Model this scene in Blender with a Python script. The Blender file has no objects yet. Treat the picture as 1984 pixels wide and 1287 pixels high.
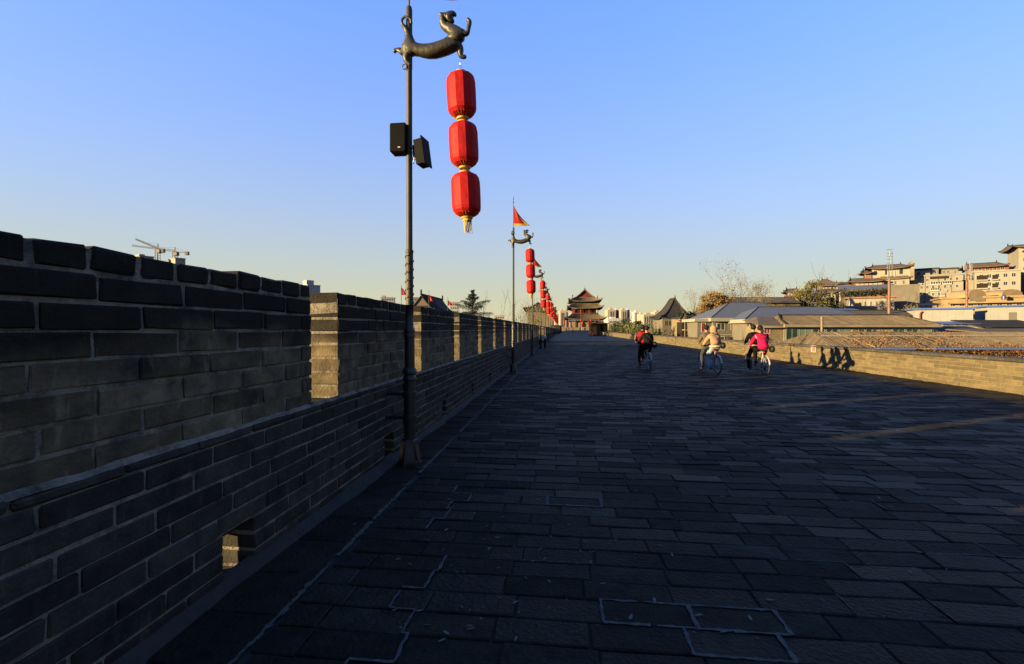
import bpy, bmesh, math, random
from mathutils import Vector, Matrix, Euler
R = math.radians
scene = bpy.context.scene
C = scene.collection

# ------------------------------------------------------------------ camera, sky, sun, exposure
CAM_H = 1.6
YAW = R(6.21)
FPX = 882.0                     # focal length in photo pixels (16 mm lens)
HOR = 638.0
cam_d = bpy.data.cameras.new('camera'); cam = bpy.data.objects.new('camera', cam_d); C.objects.link(cam)
cam_d.lens = 16; cam_d.sensor_width = 36; cam_d.clip_start = 0.05; cam_d.clip_end = 20000
cam.location = (0, 0, CAM_H)
cam.rotation_euler = (R(90 - 0.357), 0, YAW)
scene.camera = cam

SUN_EL, SUN_AZ = R(8.2), R(27.3)         # elevation; light travels towards +X, turned AZ towards +Y
world = bpy.data.worlds.new('World'); scene.world = world
world.use_nodes = True
wn = world.node_tree.nodes; wl = world.node_tree.links
bg = wn['Background']; bg.inputs['Strength'].default_value = 0.10
sky = wn.new('ShaderNodeTexSky'); sky.sky_type = 'NISHITA'; sky.sun_disc = False
sky.sun_elevation = SUN_EL
sky.sun_rotation = math.atan2(-math.cos(SUN_AZ), -math.sin(SUN_AZ))
sky.altitude = 400; sky.air_density = 2.0; sky.dust_density = 0.3; sky.ozone_density = 2.0
gm = wn.new('ShaderNodeGamma'); gm.inputs[1].default_value = 0.56      # flatter and bluer air than the clean model sky
wb = wn.new('ShaderNodeMix'); wb.data_type = 'RGBA'; wb.blend_type = 'MULTIPLY'; wb.inputs[0].default_value = 1.0
wb.inputs[7].default_value = (0.152, 0.545, 1.703, 1)
wl.new(sky.outputs[0], gm.inputs[0]); wl.new(gm.outputs[0], wb.inputs[6])
# the city's haze brightens and warms the sky towards the horizon
gc = wn.new('ShaderNodeTexCoord'); gx = wn.new('ShaderNodeSeparateXYZ'); wl.new(gc.outputs['Generated'], gx.inputs[0])
m1 = wn.new('ShaderNodeMath'); m1.operation = 'MAXIMUM'; m1.inputs[1].default_value = 0.0; wl.new(gx.outputs[2], m1.inputs[0])
m2_ = wn.new('ShaderNodeMath'); m2_.operation = 'MULTIPLY'; m2_.inputs[1].default_value = -1/0.349; wl.new(m1.outputs[0], m2_.inputs[0])
m3 = wn.new('ShaderNodeMath'); m3.operation = 'EXPONENT'; wl.new(m2_.outputs[0], m3.inputs[0])
hz = wn.new('ShaderNodeMix'); hz.data_type = 'RGBA'; hz.inputs[7].default_value = (1.317, 1.20, 0.73, 1)
wl.new(m3.outputs[0], hz.inputs[0]); wl.new(wb.outputs[2], hz.inputs[6]); wl.new(hz.outputs[2], bg.inputs[0])

sun_d = bpy.data.lights.new('sun', 'SUN'); sun = bpy.data.objects.new('sun', sun_d); C.objects.link(sun)
sun_d.energy = 5.0; sun_d.angle = R(0.5); sun_d.color = (1.0, 0.72, 0.34)
sdir = Vector((math.cos(SUN_AZ)*math.cos(SUN_EL), math.sin(SUN_AZ)*math.cos(SUN_EL), -math.sin(SUN_EL)))
sun.rotation_euler = sdir.to_track_quat('-Z', 'Y').to_euler()
sun.location = (-30, -20, 20)

scene.view_settings.view_transform = 'Standard'; scene.view_settings.look = 'None'
scene.view_settings.gamma = 1.0; scene.view_settings.exposure = 2.5
scene.render.engine = 'CYCLES'
scene.cycles.max_bounces = 6; scene.cycles.diffuse_bounces = 3; scene.cycles.glossy_bounces = 3
scene.cycles.use_denoising = True

random.seed(7)
rnd = random.random
def ru(a, b): return a + (b - a)*rnd()
def clamp(v, a, b): return max(a, min(b, v))

# ------------------------------------------------------------------ measuring: photo pixel at a depth -> metres right of / above the view axis
def fx(px, D): return (px - 992.0)*D/FPX
def fz(py, D): return CAM_H - (py - HOR)*D/FPX
CY, SY = math.cos(YAW), math.sin(YAW)
def to_world(x, d, z=0.0): return Vector((x*CY - d*SY, x*SY + d*CY, z))

# ------------------------------------------------------------------ mesh builder
class MB:
    def __init__(s): s.v = []; s.f = []; s.m = []; s.t = []; s.cur = 0; s.tint = 0.5
    def add(s, vs, fs, m=None, tint=None):
        b = len(s.v); s.v += [tuple(v) for v in vs]; s.f += [tuple(i + b for i in f) for f in fs]
        s.m += [s.cur if m is None else m]*len(fs); s.t += [s.tint if tint is None else tint]*len(vs)
        return s
    def box(s, x0, x1, y0, y1, z0, z1, m=None, tint=None):
        vs = [(x0,y0,z0),(x1,y0,z0),(x1,y1,z0),(x0,y1,z0),(x0,y0,z1),(x1,y0,z1),(x1,y1,z1),(x0,y1,z1)]
        return s.add(vs, [(0,3,2,1),(4,5,6,7),(0,1,5,4),(1,2,6,5),(2,3,7,6),(3,0,4,7)], m, tint)
    def cbox(s, x0, x1, y0, y1, z0, z1, b=0.01, m=None, tint=None, jit=0.0, M=None):
        """box with chamfered edges"""
        cx, cy, cz = (x0+x1)/2, (y0+y1)/2, (z0+z1)/2; h = ((x1-x0)/2, (y1-y0)/2, (z1-z0)/2)
        b = min(b, min(h)*0.6)
        vs = []; idx = {}
        for sx in (-1, 1):
            for sy in (-1, 1):
                for sz in (-1, 1):
                    for ax in range(3):
                        p = [sx*h[0], sy*h[1], sz*h[2]]
                        for k in range(3):
                            if k != ax: p[k] -= (sx, sy, sz)[k]*b
                        idx[(sx, sy, sz, ax)] = len(vs)
                        q = Vector((p[0] + ru(-jit, jit), p[1] + ru(-jit, jit), p[2] + ru(-jit, jit)))
                        if M is not None: q = M @ q
                        vs.append((cx + q.x, cy + q.y, cz + q.z))
        fs = []
        for ax in range(3):
            a, c = [k for k in range(3) if k != ax]
            for sg in (-1, 1):
                loop = []
                for (sa, sc) in ((-1,-1),(1,-1),(1,1),(-1,1)):
                    k = [0,0,0]; k[ax] = sg; k[a] = sa; k[c] = sc
                    loop.append(idx[(k[0],k[1],k[2],ax)])
                flip = (sg > 0) != (ax != 1)
                fs.append(tuple(loop[::-1] if flip else loop))
            for sa in (-1, 1):           # edges running along ax
                for sc in (-1, 1):
                    k0 = [0,0,0]; k0[ax] = -1; k0[a] = sa; k0[c] = sc
                    k1 = list(k0); k1[ax] = 1
                    q = [idx[tuple(k0)+(a,)], idx[tuple(k1)+(a,)], idx[tuple(k1)+(c,)], idx[tuple(k0)+(c,)]]
                    fs.append(tuple(q))
        for sx in (-1, 1):
            for sy in (-1, 1):
                for sz in (-1, 1):
                    fs.append(tuple(idx[(sx,sy,sz,k)] for k in range(3)))
        return s.add(vs, fs, m, tint)
    def obox(s, c, size, M, m=None, tint=None):
        vs = []
        for sz in (-1, 1):
            for sx, sy in ((-1,-1),(1,-1),(1,1),(-1,1)):
                vs.append(Vector(c) + M @ Vector((sx*size[0]/2, sy*size[1]/2, sz*size[2]/2)))
        return s.add(vs, [(0,3,2,1),(4,5,6,7),(0,1,5,4),(1,2,6,5),(2,3,7,6),(3,0,4,7)], m, tint)
    def quad(s, a, b, c, d, m=None, tint=None): return s.add([a,b,c,d], [(0,1,2,3)], m, tint)
    def tri(s, a, b, c, m=None, tint=None): return s.add([a,b,c], [(0,1,2)], m, tint)
    def tube(s, pts, rad, n=8, m=None, tint=None, cap=True):
        pts = [Vector(p) for p in pts]
        if not hasattr(rad, '__len__'): rad = [rad]*len(pts)
        rings = []; vs = []; up = None
        for i, p in enumerate(pts):
            d = (pts[min(i+1, len(pts)-1)] - pts[max(i-1, 0)])
            d = d.normalized() if d.length > 1e-9 else Vector((0,0,1))
            if up is None:
                up = Vector((0,0,1)) if abs(d.z) < 0.9 else Vector((1,0,0))
            a = d.cross(up)
            if a.length < 1e-4: a = d.cross(Vector((0.3,1,0.2)))
            a.normalize(); bb = d.cross(a).normalized(); up = a.cross(d)
            for k in range(n):
                t = 2*math.pi*k/n
                vs.append(p + (a*math.cos(t) + bb*math.sin(t))*rad[i])
        fs = []
        for i in range(len(pts)-1):
            for k in range(n):
                fs.append((i*n+k, i*n+(k+1)%n, (i+1)*n+(k+1)%n, (i+1)*n+k))
        if cap: fs += [tuple(range(n))[::-1], tuple(range((len(pts)-1)*n, len(pts)*n))]
        return s.add(vs, fs, m, tint)
    def lathe(s, prof, n=16, c=(0,0,0), m=None, tint=None, M=None, a0=0.0):
        vs = []
        for r, z in prof:
            for k in range(n):
                t = a0 + 2*math.pi*k/n
                p = Vector((r*math.cos(t), r*math.sin(t), z))
                if M is not None: p = M @ p
                vs.append(p + Vector(c))
        fs = []
        for i in range(len(prof)-1):
            for k in range(n):
                fs.append((i*n+k, i*n+(k+1)%n, (i+1)*n+(k+1)%n, (i+1)*n+k))
        fs += [tuple(range(n))[::-1], tuple(range((len(prof)-1)*n, len(prof)*n))]
        return s.add(vs, fs, m, tint)
    def prism(s, poly, y0, y1, m=None, tint=None):
        """polygon in xz extruded along y"""
        n = len(poly)
        vs = [(x, y0, z) for x, z in poly] + [(x, y1, z) for x, z in poly]
        fs = [tuple(range(n)), tuple(range(2*n-1, n-1, -1))] + [(i, i+n, (i+1)%n+n, (i+1)%n) for i in range(n)]
        return s.add(vs, fs, m, tint)
    def zprism(s, poly, z0, z1, m=None, tint=None):
        n = len(poly)
        vs = [(x, y, z0) for x, y in poly] + [(x, y, z1) for x, y in poly]
        fs = [tuple(range(n))[::-1], tuple(range(n, 2*n))] + [(i, (i+1)%n, (i+1)%n+n, i+n) for i in range(n)]
        return s.add(vs, fs, m, tint)
    def leafq(s, p, size, m=None, tint=None, nrm=None, asp=0.6):
        a = Vector((ru(-1,1), ru(-1,1), ru(-1,1)))
        if a.length < 0.1: a = Vector((1,0,0))
        a.normalize()
        b = a.cross(Vector((ru(-1,1), ru(-1,1), ru(-1,1)+0.01)))
        if b.length < 1e-3: b = a.orthogonal()
        b.normalize(); a = a*size; b = b*size*asp; p = Vector(p)
        return s.add([p-a, p-b, p+a, p+b], [(0,1,2,3)], m, tint)
    def build(s, name, mats, parent=None, smooth=False, kind=None, auto=None):
        o0 = ORIG.get(parent.name, Vector((0,0,0))) if parent is not None else Vector((0,0,0))
        me = bpy.data.meshes.new(name)
        me.from_pydata([(v[0]-o0.x, v[1]-o0.y, v[2]-o0.z) for v in s.v], [], s.f)
        if not isinstance(mats, (list, tuple)): mats = [mats]
        for mm in mats: me.materials.append(mm)
        if len(mats) > 1: me.polygons.foreach_set('material_index', s.m)
        at = me.attributes.new('tint', 'FLOAT', 'POINT'); at.data.foreach_set('value', s.t)
        bm = bmesh.new(); bm.from_mesh(me); bmesh.ops.recalc_face_normals(bm, faces=bm.faces); bm.to_mesh(me); bm.free()
        if smooth:
            me.polygons.foreach_set('use_smooth', [True]*len(me.polygons))
            if auto: me.set_sharp_from_angle(angle=R(auto))
        me.update()
        o = bpy.data.objects.new(name, me); C.objects.link(o)
        if parent is not None:
            o.parent = parent; ORIG[o.name] = o0
        if kind: o['kind'] = kind
        return o

ORIG = {}
def tag(o, label=None, cat=None, group=None, kind=None):
    if label: o['label'] = label
    if cat: o['category'] = cat
    if group: o['group'] = group
    if kind: o['kind'] = kind
    return o
def thing(name, label, cat, org=(0,0,0), yaw=0.0, group=None):
    """Empty at a thing's base; its parts are written in the same (yawed) frame as org"""
    o = bpy.data.objects.new(name, None); C.objects.link(o); o.empty_display_size = 0.3
    c, s_ = math.cos(yaw), math.sin(yaw)
    o.location = (org[0]*c - org[1]*s_, org[0]*s_ + org[1]*c, org[2]); o.rotation_euler = (0,0,yaw)
    ORIG[o.name] = Vector(org)
    return tag(o, label, cat, group)
def copy_tree(o, parent=None, keep=None):
    c = o.copy(); C.objects.link(c); c.parent = parent
    ORIG[c.name] = ORIG.get(o.name, Vector((0,0,0)))
    for ch in list(o.children):
        if keep is None or keep(ch): copy_tree(ch, c)
    return c

# ------------------------------------------------------------------ materials
def lin(r, g, b):
    f = lambda c: (c/255/12.92) if c/255 <= 0.04045 else ((c/255 + 0.055)/1.055)**2.4
    return (f(r), f(g), f(b), 1)
def mat(name, col, rough=0.7, var=0.25, scale=4.0, metal=0.0, spec=0.4, bump=0.0, bscale=40.0, tintvar=0.0, col2=None, alpha=None):
    """principled with two octaves of tonal variation, optional per-piece tint and bump"""
    m = bpy.data.materials.new(name); m.use_nodes = True
    nt = m.node_tree; N = nt.nodes; L = nt.links; p = N['Principled BSDF']
    p.inputs['Roughness'].default_value = rough; p.inputs['Metallic'].default_value = metal
    p.inputs['Specular IOR Level'].default_value = spec
    col = tuple(col[:3]) + (1,)
    c2 = tuple(col2[:3]) + (1,) if col2 else tuple(clamp(c*(1-var), 0, 1) for c in col[:3]) + (1,)
    c1 = col if col2 else tuple(clamp(c*(1+var), 0, 1) for c in col[:3]) + (1,)
    tc = N.new('ShaderNodeTexCoord')
    n1 = N.new('ShaderNodeTexNoise'); n1.inputs['Scale'].default_value = scale; n1.inputs['Detail'].default_value = 6; n1.inputs['Roughness'].default_value = 0.65
    L.new(tc.outputs['Object'], n1.inputs['Vector'])
    mr = N.new('ShaderNodeMapRange'); mr.inputs[1].default_value = 0.3; mr.inputs[2].default_value = 0.7
    L.new(n1.outputs[0], mr.inputs[0])
    mx = N.new('ShaderNodeMix'); mx.data_type = 'RGBA'; mx.inputs[6].default_value = c1; mx.inputs[7].default_value = c2
    L.new(mr.outputs[0], mx.inputs[0]); out = mx.outputs[2]
    if tintvar:
        at = N.new('ShaderNodeAttribute'); at.attribute_name = 'tint'
        m2 = N.new('ShaderNodeMapRange'); m2.inputs[3].default_value = 1-tintvar; m2.inputs[4].default_value = 1+tintvar
        L.new(at.outputs['Fac'], m2.inputs[0])
        hs = N.new('ShaderNodeHueSaturation'); L.new(m2.outputs[0], hs.inputs['Value']); L.new(out, hs.inputs['Color']); out = hs.outputs[0]
    L.new(out, p.inputs['Base Color'])
    if bump:
        n2 = N.new('ShaderNodeTexNoise'); n2.inputs['Scale'].default_value = bscale; n2.inputs['Detail'].default_value = 5
        L.new(tc.outputs['Object'], n2.inputs['Vector'])
        bp = N.new('ShaderNodeBump'); bp.inputs['Strength'].default_value = bump; bp.inputs['Distance'].default_value = 0.02
        L.new(n2.outputs[0], bp.inputs['Height']); L.new(bp.outputs[0], p.inputs['Normal'])
    return m
# ------------------------------------------------------------------ brickwork
def brick_mat(name, col, col2, rough=0.8, bump=0.35, tintvar=0.35, spec=0.25, patina=None, scale=6.0):
    """fired grey brick: per-brick tint, blotches, fine grit; patina = (z0, z1, amount) soot and lichen on the upper courses"""
    m = mat(name, col, rough, scale=scale, spec=spec, bump=bump, bscale=55, tintvar=tintvar, col2=col2)
    nt = m.node_tree; N = nt.nodes; L = nt.links; p = N['Principled BSDF']
    src = p.inputs['Base Color'].links[0].from_socket
    tc = N['Texture Coordinate'] if 'Texture Coordinate' in N else N.new('ShaderNodeTexCoord')
    # streaky efflorescence
    mp = N.new('ShaderNodeMapping'); mp.inputs['Scale'].default_value = (9, 9, 2.2); L.new(tc.outputs['Object'], mp.inputs[0])
    nz = N.new('ShaderNodeTexNoise'); nz.inputs['Scale'].default_value = 1.6; nz.inputs['Detail'].default_value = 7; nz.inputs['Roughness'].default_value = 0.7
    L.new(mp.outputs[0], nz.inputs['Vector'])
    cr = N.new('ShaderNodeMapRange'); cr.inputs[1].default_value = 0.56; cr.inputs[2].default_value = 0.78; cr.inputs[4].default_value = 0.55
    L.new(nz.outputs[0], cr.inputs[0])
    mx = N.new('ShaderNodeMix'); mx.data_type = 'RGBA'; mx.inputs[7].default_value = tuple(min(1, c*2.3) for c in col[:3]) + (1,)
    L.new(src, mx.inputs[6]); L.new(cr.outputs[0], mx.inputs[0]); out = mx.outputs[2]
    if patina:
        sx = N.new('ShaderNodeSeparateXYZ'); L.new(tc.outputs['Object'], sx.inputs[0])
        n3 = N.new('ShaderNodeTexNoise'); n3.inputs['Scale'].default_value = 2.3; n3.inputs['Detail'].default_value = 5
        L.new(tc.outputs['Object'], n3.inputs['Vector'])
        ad = N.new('ShaderNodeMath'); ad.operation = 'MULTIPLY_ADD'; ad.inputs[1].default_value = 0.5; L.new(n3.outputs[0], ad.inputs[0]); L.new(sx.outputs[2], ad.inputs[2])
        mr = N.new('ShaderNodeMapRange'); mr.inputs[1].default_value = patina[0]+0.25; mr.inputs[2].default_value = patina[1]+0.25; mr.inputs[4].default_value = patina[2]
        L.new(ad.outputs[0], mr.inputs[0])
        m4 = N.new('ShaderNodeMix'); m4.data_type = 'RGBA'; m4.inputs[7].default_value = (0.0055, 0.0056, 0.0050, 1)
        L.new(out, m4.inputs[6]); L.new(mr.outputs[0], m4.inputs[0]); out = m4.outputs[2]
    L.new(out, p.inputs['Base Color'])
    return m
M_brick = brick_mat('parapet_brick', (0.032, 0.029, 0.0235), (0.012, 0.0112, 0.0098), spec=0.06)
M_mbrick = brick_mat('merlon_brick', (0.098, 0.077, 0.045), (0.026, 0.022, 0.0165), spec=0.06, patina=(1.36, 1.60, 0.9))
M_mortar = mat('lime_mortar', (0.155, 0.132, 0.094), 0.95, col2=(0.07, 0.061, 0.046), scale=9, bump=0.6, bscale=70)
M_rbrick = brick_mat('low_wall_brick', (0.072, 0.055, 0.026), (0.041, 0.032, 0.0165), tintvar=0.3, bump=0.2)
M_rmortar = mat('low_wall_mortar', (0.115, 0.095, 0.058), 0.95, col2=(0.07, 0.058, 0.036), scale=5, bump=0.4)
M_render = mat('cement_fillet', (0.017, 0.0155, 0.013), 0.95, col2=(0.006, 0.0057, 0.005), scale=7, bump=0.5, bscale=30)
M_paver = mat('paving_brick', (0.0185, 0.0160, 0.0108), 0.55, col2=(0.0078, 0.0070, 0.0052), scale=7, spec=0.05, bump=0.8, bscale=38, tintvar=0.28)
M_pjoint = mat('paving_joint', (0.006, 0.006, 0.0055), 0.95, var=0.5, scale=12)
M_pmortar = mat('pale_joint_mortar', (0.060, 0.056, 0.048), 0.95, col2=(0.014, 0.013, 0.012), scale=16, bump=0.5)

# roughness of each paver differs a little: worn ones shine
def add_rough(m, lo, hi):
    N = m.node_tree.nodes; L = m.node_tree.links; p = N['Principled BSDF']
    at = N.new('ShaderNodeAttribute'); at.attribute_name = 'tint'
    ml = N.new('ShaderNodeMath'); ml.operation = 'MULTIPLY'; ml.inputs[1].default_value = 7.31; L.new(at.outputs['Fac'], ml.inputs[0])
    fr = N.new('ShaderNodeMath'); fr.operation = 'FRACT'; L.new(ml.outputs[0], fr.inputs[0])
    mr = N.new('ShaderNodeMapRange'); mr.inputs[3].default_value = lo; mr.inputs[4].default_value = hi; L.new(fr.outputs[0], mr.inputs[0])
    L.new(mr.outputs[0], p.inputs['Roughness'])
add_rough(M_paver, 0.5, 0.85)
def wear(m, lo, hi, scale, c, amt):
    N = m.node_tree.nodes; L = m.node_tree.links; p = N['Principled BSDF']; src = p.inputs['Base Color'].links[0].from_socket
    tc = N.new('ShaderNodeTexCoord'); nz = N.new('ShaderNodeTexNoise'); nz.inputs['Scale'].default_value = scale; nz.inputs['Detail'].default_value = 8; nz.inputs['Roughness'].default_value = 0.72
    L.new(tc.outputs['Object'], nz.inputs['Vector']); mr = N.new('ShaderNodeMapRange'); mr.inputs[1].default_value = lo; mr.inputs[2].default_value = hi; mr.inputs[4].default_value = amt; L.new(nz.outputs[0], mr.inputs[0])
    mx = N.new('ShaderNodeMix'); mx.data_type = 'RGBA'; mx.inputs[7].default_value = c + (1,); L.new(mr.outputs[0], mx.inputs[0]); L.new(src, mx.inputs[6]); L.new(mx.outputs[2], p.inputs['Base Color'])
wear(M_paver, 0.52, 0.72, 0.9, (0.030, 0.027, 0.022), 0.7)
wear(M_paver, 0.60, 0.66, 7.0, (0.006, 0.006, 0.0055), 0.8)
wear(M_mortar, 0.47, 0.62, 6.0, (0.016, 0.0145, 0.012), 0.85)
wear(M_brick, 0.58, 0.70, 5.0, (0.006, 0.006, 0.0055), 0.6)
wear(M_mbrick, 0.60, 0.72, 5.0, (0.010, 0.009, 0.007), 0.6)
wear(M_brick, 0.60, 0.75, 1.1, (0.050, 0.048, 0.042), 0.45)

XL, XM, XT = -2.06, -2.092, -2.57       # inner face of the lower wall, of the merlons, outer face
XR = 11.15                              # inner face of the low wall on the town side
P0, PER, GAP, SILL, TOPZ = 4.08, 2.57, 0.46, 0.955, 1.960
ENDY = 41.5                             # the near run of parapet ends here

def merlon_mesh(seed, detail=True):
    """one merlon between two gaps; y from 0 to PER-GAP, z absolute"""
    random.seed(seed)
    mb = MB(); L_ = PER - GAP; n = 8; ph = (TOPZ - SILL)/n; th = XM - XT
    mb.cur = 1
    mb.box(XT+0.009, XM-0.009, 0.009, L_-0.009, SILL-0.03, TOPZ-0.03, 1)
    for c in range(n):
        z0 = SILL + c*ph; z1 = z0 + ph - 0.018
        top = c == n-1
        bl = 0.22 if top else 0.44
        y = 0.0; first = True
        off = [bl, bl*0.5][c % 2] if not top else bl
        cuts = [0.0]; y = off + ru(-0.02, 0.02)
        while y < L_ - 0.12: cuts.append(y); y += bl + ru(-0.012, 0.012)
        cuts.append(L_)
        for a, b in zip(cuts[:-1], cuts[1:]):
            j = ru(-0.003, 0.006); jz = ru(-0.004, 0.004)
            a_ = a + (0.009 if a > 0 else ru(-0.004, 0.008)); b_ = b - (0.009 if b < L_ else ru(-0.004, 0.008))
            mb.cbox(XT + ru(-.005,.005), XM + j, a_, b_, z0 + jz, z1 + jz + (ru(-0.012, 0.006) if top else 0), 0.014 if top else 0.006, 0, rnd(), jit=0.006)
    return mb

wall = thing('battlement_wall', 'long dark grey brick parapet with tall merlons running along the shaded side of the walkway', 'wall', (XL, 15, 0)); wall['kind'] = 'thing'
random.seed(11)
# lower wall, with a square drain through it under every merlon
DR = lambda k: 2.58 + PER*k
Y0, Y1 = -14.0, ENDY
lw = MB(); ph = 0.905/8
holes = [(DR(k), DR(k)+0.28) for k in range(-7, 20) if DR(k)+0.3 < Y1]
DZ = 3*ph - 0.005
edges = sorted([Y0, Y1] + [e for h in holes for e in h])
y = Y0
for h in holes + [(Y1, Y1)]:
    lw.box(XT+0.009, XL-0.009, y, h[0]-0.004, -0.2, DZ, 1); y = h[1]+0.004
lw.box(XT+0.009, XL-0.009, Y0, Y1, DZ+0.002, 0.90, 1)
for c in range(8):
    z0 = c*ph + 0.004; z1 = z0 + ph - 0.015
    y = Y0 + (0.0 if c % 2 else 0.23); cuts = []
    while y < Y1: cuts.append(y); y += 0.46 + ru(-0.015, 0.015)
    cuts.append(Y1)
    for a, b in zip(cuts[:-1], cuts[1:]):
        segs = [(a, b)]
        if c < 3:
            for h in holes:
                nn = []
                for (p, q) in segs:
                    if q <= h[0] or p >= h[1]: nn.append((p, q)); continue
                    if p < h[0] - 0.03: nn.append((p, h[0]+0.006))
                    if q > h[1] + 0.03: nn.append((h[1]-0.006, q))
                segs = nn
        for p, q in segs:
            if q - p < 0.04: continue
            big = 2 if (rnd() < 0.04 and c < 6) else 1
            lw.cbox(XT + ru(-.004,.004), XL + ru(-0.003, 0.007), p+0.007, q-0.007, z0 + ru(-.003,.003), z1 + ru(-.003,.003), 0.008, 0, rnd(), jit=0.004)
for h in holes:
    lw.cbox(XT+0.02, XT+0.16, h[0]-0.02, h[0]+0.10, -0.1, DZ+0.01, 0.02, 0, 0.3, jit=0.012)
    lw.cbox(XT+0.16, XT+0.30, h[0]-0.02, h[0]+0.035, -0.1, DZ+0.01, 0.02, 0, 0.5, jit=0.012)
    lw.cbox(XT+0.03, XL-0.12, h[0]-0.02, h[1]+0.02, DZ-0.09, DZ+0.03, 0.02, 0, 0.2, jit=0.01)
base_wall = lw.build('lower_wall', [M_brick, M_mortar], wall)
# sill course: bricks on edge, the top weathered to a slope
sc_ = MB(); y = Y0
sc_.box(XT+0.014, XL-0.02, Y0, Y1, 0.899, SILL-0.012, 1)
while y < Y1:
    b = min(y + 0.44 + ru(-.02,.02), Y1)
    sc_.cbox(XT+ru(-.004,.004), XL + ru(-0.003, 0.006), y+0.005, b-0.005, 0.906, SILL-0.004+ru(-.003,.003), 0.012, 0, rnd(), jit=0.005)
    y = b
vs = []; yy = Y0
while yy <= Y1:                                          # mortar weathering along the ledge
    vs += [(XM+0.004, yy, SILL+0.022+ru(-.006,.006)), (XL-0.004+ru(-.008,.004), yy, SILL-0.004+ru(-.003,.003))]; yy += 0.08
sc_.add(vs, [(2*i, 2*i+1, 2*i+3, 2*i+2) for i in range(len(vs)//2-1)], 1)
sc_.build('sill_course', [M_brick, M_mortar], wall)
mer = [merlon_mesh(31+i) for i in range(4)]
mer_obj = []
def put_merlon(parent, y, k):
    if len(mer_obj) < 4:
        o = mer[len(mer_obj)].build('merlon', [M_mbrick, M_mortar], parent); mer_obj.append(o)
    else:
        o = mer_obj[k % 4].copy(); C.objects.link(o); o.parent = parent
    og = ORIG[parent.name]; b0 = ORIG[mer_obj[0].name] if False else None
    o.location = (o_base[0] - og.x, y - og.y, 0)
    if parent is wall and abs(y - (P0 - PER)) < 0.01: o.scale.z = 1.03; o.location.z = -0.029; o.scale.y = 1.07; o.location.y -= 0.07*(PER-GAP)
    return o
# merlon meshes are written relative to the wall's own origin, so undo it once here
o_base = (XL, 15)
for m_ in mer: m_.v = [(v[0] + 0.0, v[1] + 15.0, v[2]) for v in m_.v]
k = -7
while P0 + PER*k < Y1 - 0.5:
    y = P0 + PER*k
    put_merlon(wall, y, k*7 % 5)
    k += 1

# cement fillet at the foot of the wall
fl = MB(); n = 120; ys = [-4 + 49.5*i/n for i in range(n+1)]
vs = []
for yy in ys:
    w = 0.085 + 0.02*math.sin(yy*1.7) + ru(-.025,.025)
    vs += [(XL-0.03, yy, 0.085 + ru(-.01,.01)), (XL + w*0.45, yy, 0.04 + ru(-.006,.006)), (XL + w, yy, -0.012)]
fs = []
for i in range(n):
    for j in range(2): fs.append((i*3+j, i*3+j+1, i*3+4+j, i*3+3+j))
fl.add(vs, fs); tag(fl.build('wall_footing', M_render, smooth=True), kind='structure')

# ------------------------------------------------------------------ the walkway: brick pavers laid across
random.seed(5)
pv = MB()
NEAR_Y0, NEAR_Y1 = -0.6, 62.0
def paver(mb, x0, x1, y0, y1, far):
    z = ru(-0.004, 0.004); tl = (ru(-1,1)*0.004, ru(-1,1)*0.004); t = clamp(random.gauss(0.5, 0.22), 0, 1)
    if rnd() < 0.05: z -= 0.006
    g = 0.004 + (0.003*rnd()); b = 0.008; jx = [ru(-.005,.005) for _ in range(8)]
    xa, xb, ya, yb = x0+g, x1-g, y0+g, y1-g
    def zz(x, y): return z + tl[0]*(2*(x-x0)/(x1-x0)-1) + tl[1]*(2*(y-y0)/(y1-y0)-1)
    if far:
        mb.add([(xa,ya,zz(xa,ya)),(xb,ya,zz(xb,ya)),(xb,yb,zz(xb,yb)),(xa,yb,zz(xa,yb))], [(0,1,2,3)], 0, t); return
    o = [(xa+jx[0],ya+jx[1]),(xb+jx[2],ya+jx[3]),(xb+jx[4],yb+jx[5]),(xa+jx[6],yb+jx[7])]
    i = [(o[0][0]+b,o[0][1]+b),(o[1][0]-b,o[1][1]+b),(o[2][0]-b,o[2][1]-b),(o[3][0]+b,o[3][1]-b)]
    vs = [(x,y,-0.02) for x,y in o] + [(x,y,zz(x,y)-0.006) for x,y in o] + [(x,y,zz(x,y)) for x,y in i]
    fs = [(8,9,10,11)] + [(4+q,4+(q+1)%4,8+(q+1)%4,8+q) for q in range(4)] + [(q,(q+1)%4,4+(q+1)%4,4+q) for q in range(4)]
    mb.add(vs, fs, 0, t)
XB = -1.56
y = NEAR_Y0; row = 0; rows_ = []
while y < NEAR_Y1:
    h = 0.205 + ru(-.006,.006)
    x = XB + 0.02 - (0.25 if row % 2 else 0.0) + ru(-.04,.04); rec = []
    while x < XR + 0.2:
        w = 0.49 + ru(-.02,.02) if rnd() > 0.06 else 0.25
        if x + w > XB + 0.12:
            paver(pv, max(x, XB+0.02), x+w, y, y+h, y > 26); rec.append((max(x, XB+0.02), x+w))
        x += w
    rows_.append((y, h, rec)); y += h; row += 1
y = NEAR_Y0
while y < NEAR_Y1:
    l = 0.44 + ru(-.03,.03)
    paver(pv, XL+0.02, XB-0.03, y, y+l, y > 26); y += l
paving = pv.build('brick_paving', [M_paver], kind='structure')
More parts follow.
